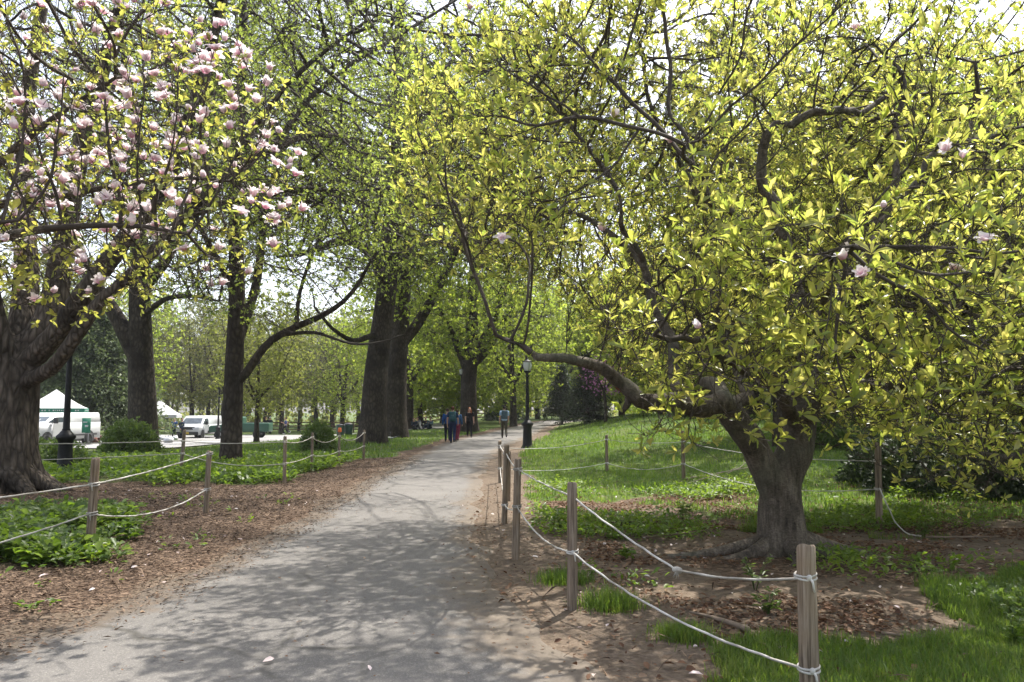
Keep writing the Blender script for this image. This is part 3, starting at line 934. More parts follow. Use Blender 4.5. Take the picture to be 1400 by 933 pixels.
def weed_plant(px, py, Y, hgt, n, label, L=.09, mat='leaf_bush', name='weed_plant', cat='plant', Wd=.42):
    g = gp(px, Y)
    root = empty(name, g, label=label, cat=cat)
    ns = max(3, n // 9)
    mb = MB(); Ps, Ds = [], []
    for k in range(ns):
        a = rng.random() * 6.28; e = rng.uniform(.15, .6)
        tip = np.array([math.cos(a) * e * hgt, math.sin(a) * e * hgt, hgt * rng.uniform(.7, 1.1)])
        mb.tube(np.array([(0, 0, -.02), tip * .5 + (0, 0, .04), tip]), [.004, .003, .002], 4)
        for q in range(9):
            t = rng.uniform(.25, 1.0); Ps.append(tip * t); b = rng.random() * 6.28
            Ds.append((math.cos(b), math.sin(b), rng.uniform(0, .7)))
    mb.build('stem', M['leaf_bush'], root)
    Ps, Ds = np.array(Ps), np.array(Ds)
    N = nrm(np.stack([rng.normal(0, .3, len(Ps)), rng.normal(0, .3, len(Ps)), np.ones(len(Ps))], 1))
    V, Q, T, R = leaves(Ps, Ds, N, rng.normal(L, L * .25, len(Ps)).clip(L * .4), Wd, LEAF_FULL)
    link('leaves', mk_mesh('leaves', V, Q, T, M[mat], {'rnd': R}, smooth=False), root)
    return root


weed_plant(1026, 805, 7.2, .34, 60, 'upright leafy weed in front of the right magnolia trunk', .065)
weed_plant(1040, 850, 6.3, .2, 45, 'low leafy weed beside the nearest rope post', .07)
weed_plant(856, 762, 8.6, .16, 60, 'small pale-leaved weed in the leaf litter past the third post', .075, 'leaf_cover')
weed_plant(765, 700, 10.6, .3, 60, 'bright leafy weed just inside the rope fence', .09, 'leaf_cover')
weed_plant(990, 655, 14.2, .35, 80, 'tall bright weed clump left of the magnolia trunk', .1, 'leaf_cover')
weed_plant(930, 690, 11.6, .28, 70, 'spreading bright weed clump in the middle of the roped bed', .1, 'leaf_cover')
weed_plant(1370, 835, 5.6, .2, 60, 'pale clover-leaved weed in the thick grass by the right edge', .06, 'leaf_cover')
weed_plant(1255, 712, 9.9, .24, 60, 'leafy weed at the foot of the post right of the trunk', .085)


def grass_tuft(px, Y, rad, n, hgt, label):
    g = gp(px, Y)
    p = g[:2] + rng.normal(0, rad * .5, (n, 2))
    o = grass('grass_tuft', p, hgt, hgt * .25, .006, .5)
    del o['kind']
    me = o.data; v = np.empty(len(me.vertices) * 3, np.float32); me.vertices.foreach_get('co', v)
    v = v.reshape(-1, 3) - g.astype(np.float32); me.vertices.foreach_set('co', v.ravel()); me.update(); o.location = g
    tag(o, label, 'grass tuft')


grass_tuft(832, 6.55, .2, 1500, .15, 'thick green grass tuft right of the second nearest post')
grass_tuft(770, 7.5, .22, 1300, .12, 'green grass tuft between the two posts on the path edge')
grass_tuft(930, 5.7, .18, 1100, .12, 'small grass tuft beside a half buried stick')
# ------------------------------------------------------------------ magnolia flowers
def flower_mesh(seed, openness, size=1.0):
    rg = np.random.default_rng(seed)
    nt = 9
    Vs, Qs, tips, n = [], [], [], 0
    for k in range(nt):
        a = k * 2.4 + rg.normal(0, .15)
        op = (openness if k % 3 else openness * .5) + rg.normal(0, .22)
        L = size * .076 * rg.uniform(.7, 1.2); Wd = size * .024 * rg.uniform(.8, 1.2)
        u = np.linspace(0, 1, 6); v = np.linspace(-1, 1, 5)
        th = op * (.25 + .9 * u ** 1.3) + .08
        x = np.cumsum(np.sin(th)) * L / 6 + .006; zz = np.cumsum(np.cos(th)) * L / 6
        w = Wd * np.sin(np.clip(u * 1.02 + .1, 0, 1) ** .8 * np.pi * .93) ** .8 + .003
        cup = .38
        R = x[:, None] - cup * w[:, None] * (v ** 2) * np.cos(th)[:, None] * .8
        Z = zz[:, None] + cup * w[:, None] * (v ** 2) * np.sin(th)[:, None] * .8
        S = w[:, None] * v
        ca, sa = math.cos(a), math.sin(a)
        V = np.stack([R * ca - S * sa, R * sa + S * ca, Z], -1).reshape(-1, 3)
        i = np.arange(5)[:, None] * 5 + np.arange(4)[None]
        Qs.append(np.stack([i, i + 1, i + 6, i + 5], -1).reshape(-1, 4) + n); n += 30
        Vs.append(V); tips.append(np.repeat(u, 5))
    V = np.vstack(Vs)
    return mk_mesh('blossom', V, np.vstack(Qs), None, M['flower'], {'tip': np.concatenate(tips), 'rnd': np.full(len(V), rg.random())})


FLOWERS = [flower_mesh(40 + k, o, s) for k, (o, s) in enumerate([(.5, 1.05), (.8, 1.15), (1.1, 1.2), (1.4, 1.25), (.65, 1.0), (1.25, 1.2), (.22, .8), (1.8, 1.2)])]


def put_flower(root, org, p, d, k, s=1.0):
    o = link('blossom', FLOWERS[k % len(FLOWERS)], root)
    q = Vector(d).to_track_quat('Z', 'Y'); q = q @ Vector((0, 0, 1)).rotation_difference(Vector((0, 0, 1)))
    o.rotation_mode = 'QUATERNION'; o.rotation_quaternion = q
    o.location = p - org; o.scale = (s, s, s)
    return o


# ------------------------------------------------------------------ right magnolia
yb = 8.9
MAG_LIMBS = [
    (ground_limb(1075, yb, (1072, 735, yb), (1068, 690, yb), (1070, 655, yb), (1084, 620, yb), (1094, 585, yb + .1), (1102, 540, yb + .2), (1108, 480, yb + .4)), .262, .13),
    (pts((1062, 690, yb), (1045, 640, yb - .1), (1025, 600, yb - .2), (1003, 575, yb - .3), (985, 548, yb - .4)), .17, .14),
    (pts((985, 548, yb - .4), (960, 556, yb - .5), (928, 553, yb - .6), (895, 547, yb - .7), (868, 541, yb - .8), (852, 528, yb - .8), (838, 513, yb - .9), (820, 504, yb - 1.0), (795, 499, yb - 1.1), (765, 500, yb - 1.2), (735, 496, yb - 1.3), (705, 474, yb - 1.3), (680, 460, yb - 1.2)), .125, .022),
    (pts((990, 552, yb - .4), (965, 525, yb + .1), (935, 532, yb + .4), (920, 505, yb + .6), (918, 470, yb + .8), (897, 425, yb + 1.1), (882, 375, yb + 1.3), (850, 335, yb + 1.4), (800, 300, yb + 1.6), (735, 285, yb + 1.8), (680, 270, yb + 2.0)), .09, .02),
    (pts((1000, 570, yb - .3), (1015, 520, yb + .4), (1000, 470, yb + .9), (985, 400, yb + 1.3), (960, 330, yb + 1.6), (940, 240, yb + 1.7), (900, 150, yb + 2.2), (880, 60, yb + 2.4)), .085, .022),
    (pts((1094, 590, yb), (1060, 540, yb - .5), (1030, 510, yb - .9), (990, 490, yb - 1.4), (950, 470, yb - 1.9), (905, 455, yb - 2.2)), .085, .025),
    (pts((1098, 580, yb), (1125, 555, yb - .4), (1160, 540, yb - .7), (1215, 525, yb - 1.0), (1275, 520, yb - 1.4), (1340, 530, yb - 1.7)), .11, .03),
    (pts((1100, 560, yb + .1), (1150, 535, yb + .6), (1200, 500, yb + .9), (1260, 440, yb + 1.2), (1330, 400, yb + 1.6)), .10, .03),
    (pts((1108, 480, yb + .4), (1095, 410, yb + .5), (1070, 340, yb + .5), (1050, 270, yb + .4), (1040, 205, yb + .3), (1075, 165, yb + .2), (1135, 150, yb + .1), (1210, 140, yb + .5), (1290, 125, yb + .6)), .095, .022),
    (pts((1108, 480, yb + .4), (1140, 410, yb + .2), (1190, 340, yb + 0), (1215, 260, yb + .6), (1225, 170, yb + .9), (1230, 80, yb + 1.0)), .08, .022),
    (pts((1092, 400, yb + .5), (1030, 340, yb - .4), (985, 290, yb - 1.1), (960, 240, yb - 1.8), (925, 210, yb - 2.4)), .06, .02),
    (pts((1105, 500, yb + .4), (1120, 430, yb - .8), (1135, 380, yb - 1.7), (1150, 350, yb - 2.6), (1165, 335, yb - 3.1)), .06, .02),
    (pts((882, 375, yb + 1.3), (840, 280, yb + .6), (790, 200, yb + .9), (740, 140, yb + 1.2), (700, 100, yb + 1.3)), .045, .015),
    (pts((1215, 260, yb - .2), (1280, 215, yb + .2), (1350, 190, yb + .5), (1420, 170, yb + .7)), .05, .02),
]
M0 = np.array([3.15, 9.0, 0])


def sun_window(p):
    """an open window in the crowns towards the sun, where the front leaves and the grass get their light"""
    qx, qy = p[:, 0] - .285 * (p[:, 2] - 2.4), p[:, 1] - .475 * (p[:, 2] - 2.4)
    u = rng.random(len(p))
    low = (qx > 4.0) & (qx < 7.2) & (qy > 7.2) & (qy < 9.4) & (p[:, 2] > 1.2) & (u < .75)
    return low | (qx > .6) & (qx < 7.0) & (p[:, 2] > 3.05) & (qy > 4.6) & (((qy < 8.6) & (u < .95)) | ((qy < 10.6) & (qx > 2) & (u < .5)))


def mag_cond(p):
    x, y, z = p.T
    low = np.where(x < .6, 2.9 + .3 * (.6 - x), np.where(x < 2.0, 2.75 - (x - .6) * 1.05, 1.28 + .06 * (x - 2)))
    low = np.maximum(low, .85) + np.where(y > 10, .3 * (y - 10), 0)
    thin = sun_window(p)
    return ~thin & (z > low) & (y > 5.0) & ~((y < 6.3) & (x < 1.3)) & (x > -1.25 + .5 * (fbm(y, z, .8, 2) - .5))


A1 = np.vstack([ellipsoid_pts(9000, (3.2, 9.4, 3.4), (5.0, 4.0, 4.4), .45, mag_cond, clump=.9),
                ellipsoid_pts(9500, (3.4, 11.6, 4.4), (5.2, 2.3, 4.0), .2, mag_cond, clump=1.0),
                ellipsoid_pts(900, (.2, 11.6, 5.0), (1.7, 2.2, 1.9), .2, lambda p: p[:, 2] > 3.5, clump=.9),
                ellipsoid_pts(1500, (3.0, 6.5, 2.35), (2.2, 1.25, 1.0), .0, lambda p: p[:, 2] > 1.36 - .05 * (p[:, 0] - 2), clump=.7),
                ellipsoid_pts(160, at(925, 592, 7.2), (.36, .3, .18), .0), ellipsoid_pts(260, at(1330, 640, 8.4), (.7, .5, .3), .0)])
mag, mt, md, morg = grow_tree('magnolia_tree', 'old gnarled magnolia with yellow-green young leaves spreading over the roped bed', 'tree', MAG_LIMBS, A1, .14, .19, .0042,
    'bark_magnolia', 'twig', 'leaf_mag', .034, 12, kink=.07, leaf=dict(n=5, L=.071, Ls=.025, W=.36, lift=.38, Lfun=lambda p: 1 + .3 * ss(8.4, 6.6, p[:, 1]), kind=LEAF_FULL, tilt=.85, upn=.5, keep=.5), twig=dict(n=3, l0=.12, l1=.34, r=.0042, up=.5, spread=.65), vox=.019, flare=(1.15, .16, 5), rough=(.07, 5.0, .8), jit=.34, up=0.0)
mag['label'] = 'old gnarled magnolia with yellow-green young leaves spreading over the roped bed'
# surface roots at its foot
rt = MB()
for a, L in ((-.15, 1.15), (3.4, 1.2), (4.3, .9), (2.7, .8), (5.2, .75), (3.05, 1.9), (5.75, .6)):
    q = np.linspace(0, 1, 9)
    X = np.cos(a + .25 * np.sin(q * 4)) * (.12 + L * q); Y = np.sin(a + .25 * np.sin(q * 4)) * (.12 + L * q)
    Z = h(X + morg[0], Y + morg[1]) - morg[2] + .20 * (1 - q) ** 2.2 - .02 - .06 * q ** 3
    rt.tube(np.stack([X, Y, Z], 1), (.10 if L < 1.5 else .07) * (1 - q) ** .8 + .012, 8)
rt.build('roots', M['bark_magnolia'], mag, smooth=True)
# peeled patch on the low limb
pk = catmull(pts((866, 541, yb - .8), (852, 529, yb - .8), (838, 514, yb - .9), (828, 508, yb - .95)), .03)
pk[:, 1] -= .045; pk[:, 2] -= .012
M['peeled'] = bark_mat('peeled_wood', (.13, .045, .025), (.24, .11, .07), 25, 6, .5, .01)
MB().tube(pk - morg, np.r_[np.linspace(.03, .066, len(pk) // 2), np.linspace(.066, .02, len(pk) - len(pk) // 2)], 8).build('peeled_bark', M['peeled'], mag, smooth=True)
# broken stub hanging under the limb
MB().tube(pts((862, 540, yb - .82), (856, 556, yb - .84), (850, 566, yb - .85)) - morg, [.05, .035, .012], 7).build('broken_stub', M['bark_magnolia'], mag, smooth=True)


def project(p):
    d = p - np.array([0, 0, EYE])
    f = d[:, 1] * math.cos(PITCH) + d[:, 2] * math.sin(PITCH); u = -d[:, 1] * math.sin(PITCH) + d[:, 2] * math.cos(PITCH)
    return CXP + FPX * d[:, 0] / f, CYP - FPX * u / f, f


def flowers_at(root, org, tips, dirs, spots, s=1.0, k0=0):
    px, py, f = project(tips)
    for k, (u, v) in enumerate(spots):
        q = (px - u) ** 2 + (py - v) ** 2 + (f * 4) ** 2
        i = int(q.argmin())
        d = nrm(dirs[i] * .5 + np.array([0, -.15, .8]) + rng.normal(0, .15, 3))
        put_flower(root, org, tips[i], d, k + k0, s)


flowers_at(mag, morg, mt, md, [(950, 435), (823, 318), (1157, 357), (1298, 364), (1115, 240), (1300, 198), (1210, 297), (1170, 45), (653, 18), (908, 200), (1175, 370), (688, 322), (1322, 230), (828, 178), (1025, 130), (1335, 330)], .95)

# ------------------------------------------------------------------ flowering magnolia on the left (its trunk stands outside the picture)
LM = [
    (np.array([(-6.9, 7.0, hz(-6.9, 7) - .1), (-6.9, 7.0, .6), (-6.8, 7.0, 1.4)]), .20, .15),
    (np.array([(-6.8, 7.0, 1.4), (-6.0, 6.8, 2.2), (-5.0, 6.5, 2.7), (-4.0, 6.3, 3.0), (-3.1, 6.2, 3.05), (-2.6, 6.3, 3.0)]), .09, .014),
    (np.array([(-6.8, 7.0, 1.4), (-6.1, 7.2, 2.5), (-5.2, 7.2, 3.4), (-4.4, 7.1, 4.1), (-3.6, 7.0, 4.6)]), .10, .016),
    (np.array([(-6.8, 7.0, 1.4), (-6.6, 6.8, 2.8), (-6.1, 6.6, 4.0), (-5.5, 6.6, 5.2)]), .10, .02),
    (np.array([(-6.0, 6.8, 2.2), (-5.0, 6.1, 2.65), (-4.2, 5.6, 2.85), (-3.4, 5.4, 2.9)]), .05, .012),
    (np.array([(-5.2, 7.2, 3.4), (-4.2, 7.3, 3.6), (-3.2, 7.3, 3.75), (-2.6, 7.2, 3.7)]), .05, .012),
    (np.array([(-6.8, 7.0, 1.4), (-7.6, 7.3, 2.6), (-8.5, 7.6, 3.8)]), .09, .02),
]
def lm_cond(p): return (p[:, 2] > 2.45 + np.where(p[:, 0] > -4, .12 * (p[:, 0] + 4), 0)) & (p[:, 1] > 4.8) & ((p[:, 0] + 1.85) * .9 + (p[:, 2] - 4.0) * .35 < 0)
A2 = np.vstack([ellipsoid_pts(3600, (-4.4, 6.6, 3.8), (2.7, 1.8, 1.8), .2, lm_cond), ellipsoid_pts(350, (-7.2, 7.2, 4.0), (2.0, 2.0, 1.8), .5, None)])
lmag, lt_, ld_, lorg = grow_tree('magnolia_tree', 'flowering magnolia with pink blossoms reaching in from the left edge', 'tree', LM, A2, .13, .18, .0040,
    'bark_magnolia', 'twig', 'leaf_mag_left', .03, 8, leaf=dict(n=4, L=.058, Ls=.018, W=.5, kind=LEAF_FULL, tilt=.9, keep=.42), twig=dict(n=2, l0=.1, l1=.28, r=.004, up=.5, spread=.7), jit=.2)
px, py, f = project(lt_)
w = (px < 410) & (px > -40) & (py < 420) & (py > -30) & (f < 8.2)
w &= (py < 330 - .1 * (px - 100)) | (rng.random(len(px)) < .35)
ids = np.nonzero(w)[0]; rng.shuffle(ids)
chosen, taken = [], []
for i in ids:                                     # spread them, in loose clusters
    c = fbm(px[i:i + 1], py[i:i + 1], .016, 2)[0]
    dmin = 5 if c > .47 else 21
    if all((px[i] - a) ** 2 + (py[i] - b) ** 2 > dmin ** 2 for a, b in taken):
        chosen.append(i); taken.append((px[i], py[i]))
    if len(chosen) >= 370: break
chosen.sort(key=lambda i: f[i])
for k, i in enumerate(chosen[:98]):
    put_flower(lmag, lorg, lt_[i], nrm(ld_[i] * .5 + np.array([.05, -.2, .8]) + rng.normal(0, .2, 3)), k * 3 + k // 5, rng.uniform(.85, 1.12))
VV, QQ, tt, rr_, n0 = [], [], [], [], 0
for k, i in enumerate(chosen[98:]):
    me = FLOWERS[(k * 5 + 1) % 8]
    v = np.empty(len(me.vertices) * 3, np.float32); me.vertices.foreach_get('co', v)
    tp_ = np.empty(len(me.vertices), np.float32); me.attributes['tip'].data.foreach_get('value', tp_)
    q = np.empty(len(me.loops), np.int32); me.loops.foreach_get('vertex_index', q)
    R = np.array(Vector(nrm(ld_[i] * .5 + np.array([.05, -.2, .8]) + rng.normal(0, .2, 3))).to_track_quat('Z', 'Y').to_matrix())
    VV.append(v.reshape(-1, 3) @ R.T + (lt_[i] - lorg)); QQ.append(q.reshape(-1, 4) + n0); n0 += len(tp_); tt.append(tp_); rr_.append(np.full(len(tp_), rng.random()))
if VV:
    tag(link('blossoms', mk_mesh('blossoms', np.vstack(VV), np.vstack(QQ), None, M['flower'], {'tip': np.concatenate(tt), 'rnd': np.concatenate(rr_)}), lmag), kind='stuff')

# ------------------------------------------------------------------ second magnolia beyond the right edge
X0 = np.array([8.1, 11.6, hz(8.1, 11.6)])
NL = [
    (np.array([X0 - (0, 0, .1), X0 + (0, 0, .5), X0 + (-.05, 0, 1.1)]), .24, .2),
    (np.array([X0 + (-.05, 0, 1.1), (7.5, 11.4, 2.3), (7.2, 11.2, 3.2), (6.6, 11.0, 3.7), (5.9, 10.8, 3.75), (5.3, 10.6, 3.55)]), .13, .035),
    (np.array([X0 + (-.05, 0, 1.1), (7.6, 10.9, 1.55), (6.9, 10.5, 1.15), (6.3, 10.2, 1.0), (5.6, 9.9, 1.1)]), .11, .02),
    (np.array([X0 + (-.05, 0, 1.1), (8.1, 11.8, 2.8), (7.8, 12.0, 4.4), (7.2, 12.2, 5.8)]), .14, .04),
    (np.array([(7.2, 11.2, 3.2), (6.7, 10.6, 4.2), (6.2, 10.2, 5.1), (5.9, 9.8, 6.0)]), .07, .025),
    (np.array([X0 + (-.05, 0, 1.1), (8.9, 11.2, 2.3), (9.8, 11.0, 3.4)]), .12, .03),
]
A3 = ellipsoid_pts(5600, (7.7, 11.6, 4.5), (3.7, 3.3, 4.2), .4, lambda p: (p[:, 2] > .9) & (p[:, 1] > 8.0) & ~sun_window(p), clump=.9)
grow_tree('magnolia_tree', 'magnolia reaching dark heavy limbs in from the right edge behind the gnarled one', 'tree', NL, A3, .18, .22, .005,
    'bark_magnolia', 'twig', 'leaf_mag', .03, 8, leaf=dict(n=5, L=.10, Ls=.028, W=.42, tilt=.75, keep=.9), twig=dict(n=2, l0=.15, l1=.4, r=.0045, up=.4, spread=.6), jit=.2)

# ------------------------------------------------------------------ big trees along the path
Y = 15.5
TA = [
    (ground_limb(10, Y, (10, 620, Y), (13, 570, Y), (18, 530, Y), (22, 500, Y)), .56, .44),
    (pts((14, 530, Y), (0, 470, Y - .3), (-18, 400, Y - .6), (-40, 260, Y - .9), (-60, 60, Y - 1)), .27, .10),
    (pts((22, 505, Y), (30, 440, Y + .3), (36, 370, Y + .6), (32, 260, Y + 1), (40, 120, Y + 1.2), (70, -60, Y + 1.4)), .27, .10),
    (pts((22, 510, Y), (58, 450, Y + .1), (78, 390, Y + .3), (94, 300, Y + .4), (112, 190, Y + .4), (150, 60, Y + .3), (190, -80, Y)), .28, .09),
    (pts((24, 515, Y), (72, 462, Y - .4), (112, 405, Y - .7), (165, 335, Y - 1), (222, 255, Y - 1.2), (268, 140, Y - 1.4), (300, 20, Y - 1.5), (320, -90, Y - 1.6)), .22, .08),
    (pts((30, 535, Y), (68, 505, Y - .5), (100, 465, Y - .8), (130, 420, Y - .9), (158, 396, Y - 1), (205, 350, Y - 1.1), (255, 295, Y - 1.0), (315, 232, Y - .6), (370, 205, Y), (425, 185, Y + 1), (490, 192, Y + 1.8), (560, 208, Y + 2.4), (630, 214, Y + 3), (695, 222, Y + 3.5)), .15, .035),
    (pts((255, 295, Y - 1), (330, 270, Y - .2), (410, 258, Y + .8), (480, 262, Y + 1.6), (560, 252, Y + 2.4)), .075, .025),
    (pts((315, 232, Y - .6), (365, 150, Y - 1), (420, 90, Y - 1.2), (500, 30, Y - 1.2)), .08, .03),
    (pts((370, 205, Y), (420, 140, Y + .4), (470, 95, Y + .8), (560, 40, Y + 1.4), (640, -10, Y + 2)), .07, .03),
]
A4 = np.vstack([ellipsoid_pts(4500, (-8.0, 15.5, 9.3), (6.6, 6.2, 5.2), .3, lambda p: (p[:, 2] > 5.0) & (p[:, 1] > 9.5), clump=1.7),
                ellipsoid_pts(3000, (-3.0, 15.4, 7.6), (4.4, 4.2, 2.7), .1, lambda p: p[:, 2] > 4.6, clump=1.3)])
tA = grow_tree('broad_tree', 'massive furrowed tree dividing low into many heavy limbs at the left edge', 'tree', TA, A4, .26, .34, .0085,
    'bark_big', 'twig_grey', 'leaf_elm', .05, 12, leaf=dict(n=4, L=.068, Ls=.02, W=.55, tilt=1.0, keep=.85), twig=dict(n=3, l0=.2, l1=.6, r=.005, up=.1, spread=.8), vox=.04, flare=(.85, .38, 7), rough=(.10, 5.0, .7), jit=.2)

ro_ = MB(); oA = tA[3]
for a, L in ((-.2, 1.5), (-.75, 1.3), (-1.35, 1.5), (-1.95, 1.2), (-2.6, 1.4), (.4, 1.3), (3.4, 1.2)):
    q = np.linspace(0, 1, 10); b = a + .22 * np.sin(q * 5 + a)
    X, Yw = np.cos(b) * (.38 + L * q * .8), np.sin(b) * (.38 + L * q * .8)
    Z = h(X + oA[0], Yw + oA[1]) - oA[2] + .42 * (1 - q) ** 2.4 - .05 * q
    ro_.tube(np.stack([X, Yw, Z], 1), .20 * (1 - q) ** .9 + .02, 9)
ro_.build('roots', M['bark_big'], tA[0], smooth=True)

Y = 34
TB = [(ground_limb(196, Y, (195, 560, Y), (193, 500, Y), (192, 450, Y), (191, 400, Y), (190, 300, Y), (186, 150, Y)), .62, .2),
      (pts((198, 505, Y), (178, 470, Y), (163, 440, Y), (146, 412, Y), (120, 370, Y), (90, 280, Y)), .40, .12),
      (pts((194, 410, Y), (230, 350, Y), (262, 270, Y), (280, 180, Y)), .26, .1),
      (pts((194, 430, Y), (225, 410, Y - 1), (262, 405, Y - 2), (300, 412, Y - 3)), .14, .05)]
A5 = ellipsoid_pts(3500, (-15.6, 33, 13.5), (7.5, 6.5, 8.0), .3, lambda p: p[:, 2] > 6, clump=2.4)
grow_tree('broad_tree', 'thick dark forked tree behind the round bush by the parking area', 'tree', TB, A5, .5, .6, .013,
    'bark_dark', 'twig_grey', 'leaf_elm', .06, 10, leaf=dict(n=5, L=.11, Ls=.03, W=.6, tilt=1.0, keep=.72), twig=dict(n=4, l0=.4, l1=1.0, r=.009, up=0, spread=.8), flare=(.5, .8, 6))

Y = 23
TC = [(ground_limb(317, Y, (317, 590, Y), (319, 540, Y), (321, 480, Y), (324, 420, Y), (323, 350, Y), (322, 280, Y), (327, 180, Y), (333, 60, Y), (330, -60, Y)), .31, .09),
      (pts((321, 528, Y), (337, 510, Y - .1), (352, 487, Y - .2), (372, 465, Y - .3), (405, 447, Y - .5), (440, 432, Y - .8), (470, 412, Y - 1), (492, 385, Y - 1), (508, 355, Y - 1.1), (530, 330, Y - 1.2)), .14, .03),
      (pts((322, 480, Y), (338, 430, Y + .4), (352, 380, Y + .8), (362, 300, Y + 1), (385, 200, Y + 1.2), (420, 100, Y + 1.5)), .16, .05),
      (pts((385, 458, Y - .4), (430, 455, Y - 1), (480, 470, Y - 1.4), (520, 468, Y - 2), (560, 455, Y - 2.3)), .06, .02),
      (pts((324, 400, Y), (300, 360, Y - .6), (270, 300, Y - 1), (250, 210, Y - 1.2)), .11, .03),
      (pts((322, 330, Y), (370, 290, Y - .6), (430, 275, Y - 1.2), (500, 300, Y - 2), (560, 330, Y - 2.5)), .11, .03),
      (pts((405, 447, Y - .5), (410, 400, Y - .3), (430, 340, Y), (455, 290, Y)), .07, .025)]
A6 = ellipsoid_pts(4500, (-7.0, 22.5, 9.6), (5.8, 5.5, 5.6), .25, lambda p: p[:, 2] > 4.0 + .0 * p[:, 0], clump=1.7)
grow_tree('broad_tree', 'slim dark tree with one limb forking off right above the leafy bed', 'tree', TC, A6, .32, .4, .0105,
    'bark_dark', 'twig_grey', 'leaf_elm', .045, 10, leaf=dict(n=4, L=.08, Ls=.022, W=.55, tilt=1.0, keep=.85), twig=dict(n=3, l0=.25, l1=.7, r=.006, up=-.05, spread=.8), flare=(.45, .4, 5))

Y = 38
TD = [(ground_limb(508, Y, (510, 570, Y), (513, 520, Y), (519, 470, Y), (527, 410, Y), (533, 350, Y), (537, 270, Y), (540, 180, Y), (545, 60, Y), (550, -40, Y)), .62, .18),
      (pts((530, 390, Y), (505, 345, Y - 2), (465, 330, Y - 4), (420, 345, Y - 6), (380, 352, Y - 7)), .26, .06),
      (pts((533, 345, Y), (580, 325, Y - 2), (625, 340, Y - 4), (670, 352, Y - 6)), .2, .05),
      (pts((521, 460, Y), (500, 462, Y - 1), (482, 466, Y - 2), (455, 450, Y - 3), (430, 420, Y - 4)), .16, .05),
      (pts((535, 320, Y), (575, 275, Y - 2), (620, 245, Y - 4), (690, 225, Y - 7), (740, 215, Y - 9)), .28, .07),
      (pts((537, 260, Y), (495, 205, Y - 2), (440, 185, Y - 4), (390, 190, Y - 5)), .25, .06),
      (pts((539, 200, Y), (580, 130, Y - 1), (630, 70, Y - 2)), .25, .08)]
A7 = np.vstack([ellipsoid_pts(5200, (-6.2, 34.5, 15.0), (8.5, 8.5, 8.6), .25, lambda p: p[:, 2] > 6.6, clump=2.2), ellipsoid_pts(2600, (.2, 28.5, 11.0), (5.5, 6.5, 4.2), .1, None, clump=1.8)])
grow_tree('broad_tree', 'thick dark leaning trunk on the lawn beside the left fence end', 'tree', TD, A7, .48, .58, .016,
    'bark_dark', 'twig_grey', 'leaf_fresh', .06, 10, leaf=dict(n=4, L=.10, Ls=.03, W=.6, tilt=1.0, keep=.72), twig=dict(n=4, l0=.4, l1=1.0, r=.009, up=-.15, spread=.8), flare=(.55, .9, 6))

Y = 45
TE = [(ground_limb(541, Y, (541, 560, Y), (543, 500, Y), (547, 450, Y), (550, 400, Y), (552, 340, Y), (556, 240, Y), (560, 100, Y)), .66, .22),
      (pts((546, 470, Y), (566, 450, Y), (580, 428, Y), (596, 400, Y), (620, 350, Y), (650, 280, Y - 1)), .36, .1),
      (pts((551, 380, Y), (590, 330, Y), (640, 300, Y), (690, 270, Y)), .2, .06)]
A8 = ellipsoid_pts(4000, (-3.2, 43, 14.5), (8.0, 6.5, 8.2), .25, lambda p: p[:, 2] > 6.3, clump=2.2)
grow_tree('broad_tree', 'straighter dark trunk forking right just behind the leaning one', 'tree', TE, A8, .52, .66, .014,
    'bark_dark', 'twig_grey', 'leaf_fresh', .07, 9, leaf=dict(n=6, L=.14, Ls=.035, W=.6, tilt=1.0, keep=.95), twig=dict(n=4, l0=.45, l1=1.1, r=.011, up=-.1, spread=.8), flare=(.5, .9, 5))

Y = 56
TF = [(ground_limb(641, Y, (641, 560, Y), (641, 525, Y), (643, 500, Y), (645, 470, Y), (646, 420, Y), (650, 330, Y)), .62, .3),
      (pts((642, 510, Y), (628, 480, Y), (618, 455, Y), (605, 430, Y), (590, 390, Y)), .34, .1),
      (pts((643, 505, Y), (660, 485, Y), (675, 465, Y), (692, 430, Y), (715, 390, Y)), .36, .1),
      (pts((644, 490, Y), (668, 450, Y), (682, 420, Y), (700, 370, Y)), .3, .1)]
A9 = ellipsoid_pts(3600, (-2.6, 56, 11.5), (7.0, 5.0, 6.5), .2, lambda p: p[:, 2] > 5.6, clump=2.0)
grow_tree('broad_tree', 'vase-shaped tree with dark trunk rising behind the people on the path', 'tree', TF, A9, .55, .66, .016,
    'bark_dark', 'twig_grey', 'leaf_fresh', .08, 9, leaf=dict(n=6, L=.17, Ls=.04, W=.65, tilt=1.1, keep=.95), twig=dict(n=5, l0=.5, l1=1.1, r=.013, up=-.3, spread=.8), flare=(.5, .8, 5))


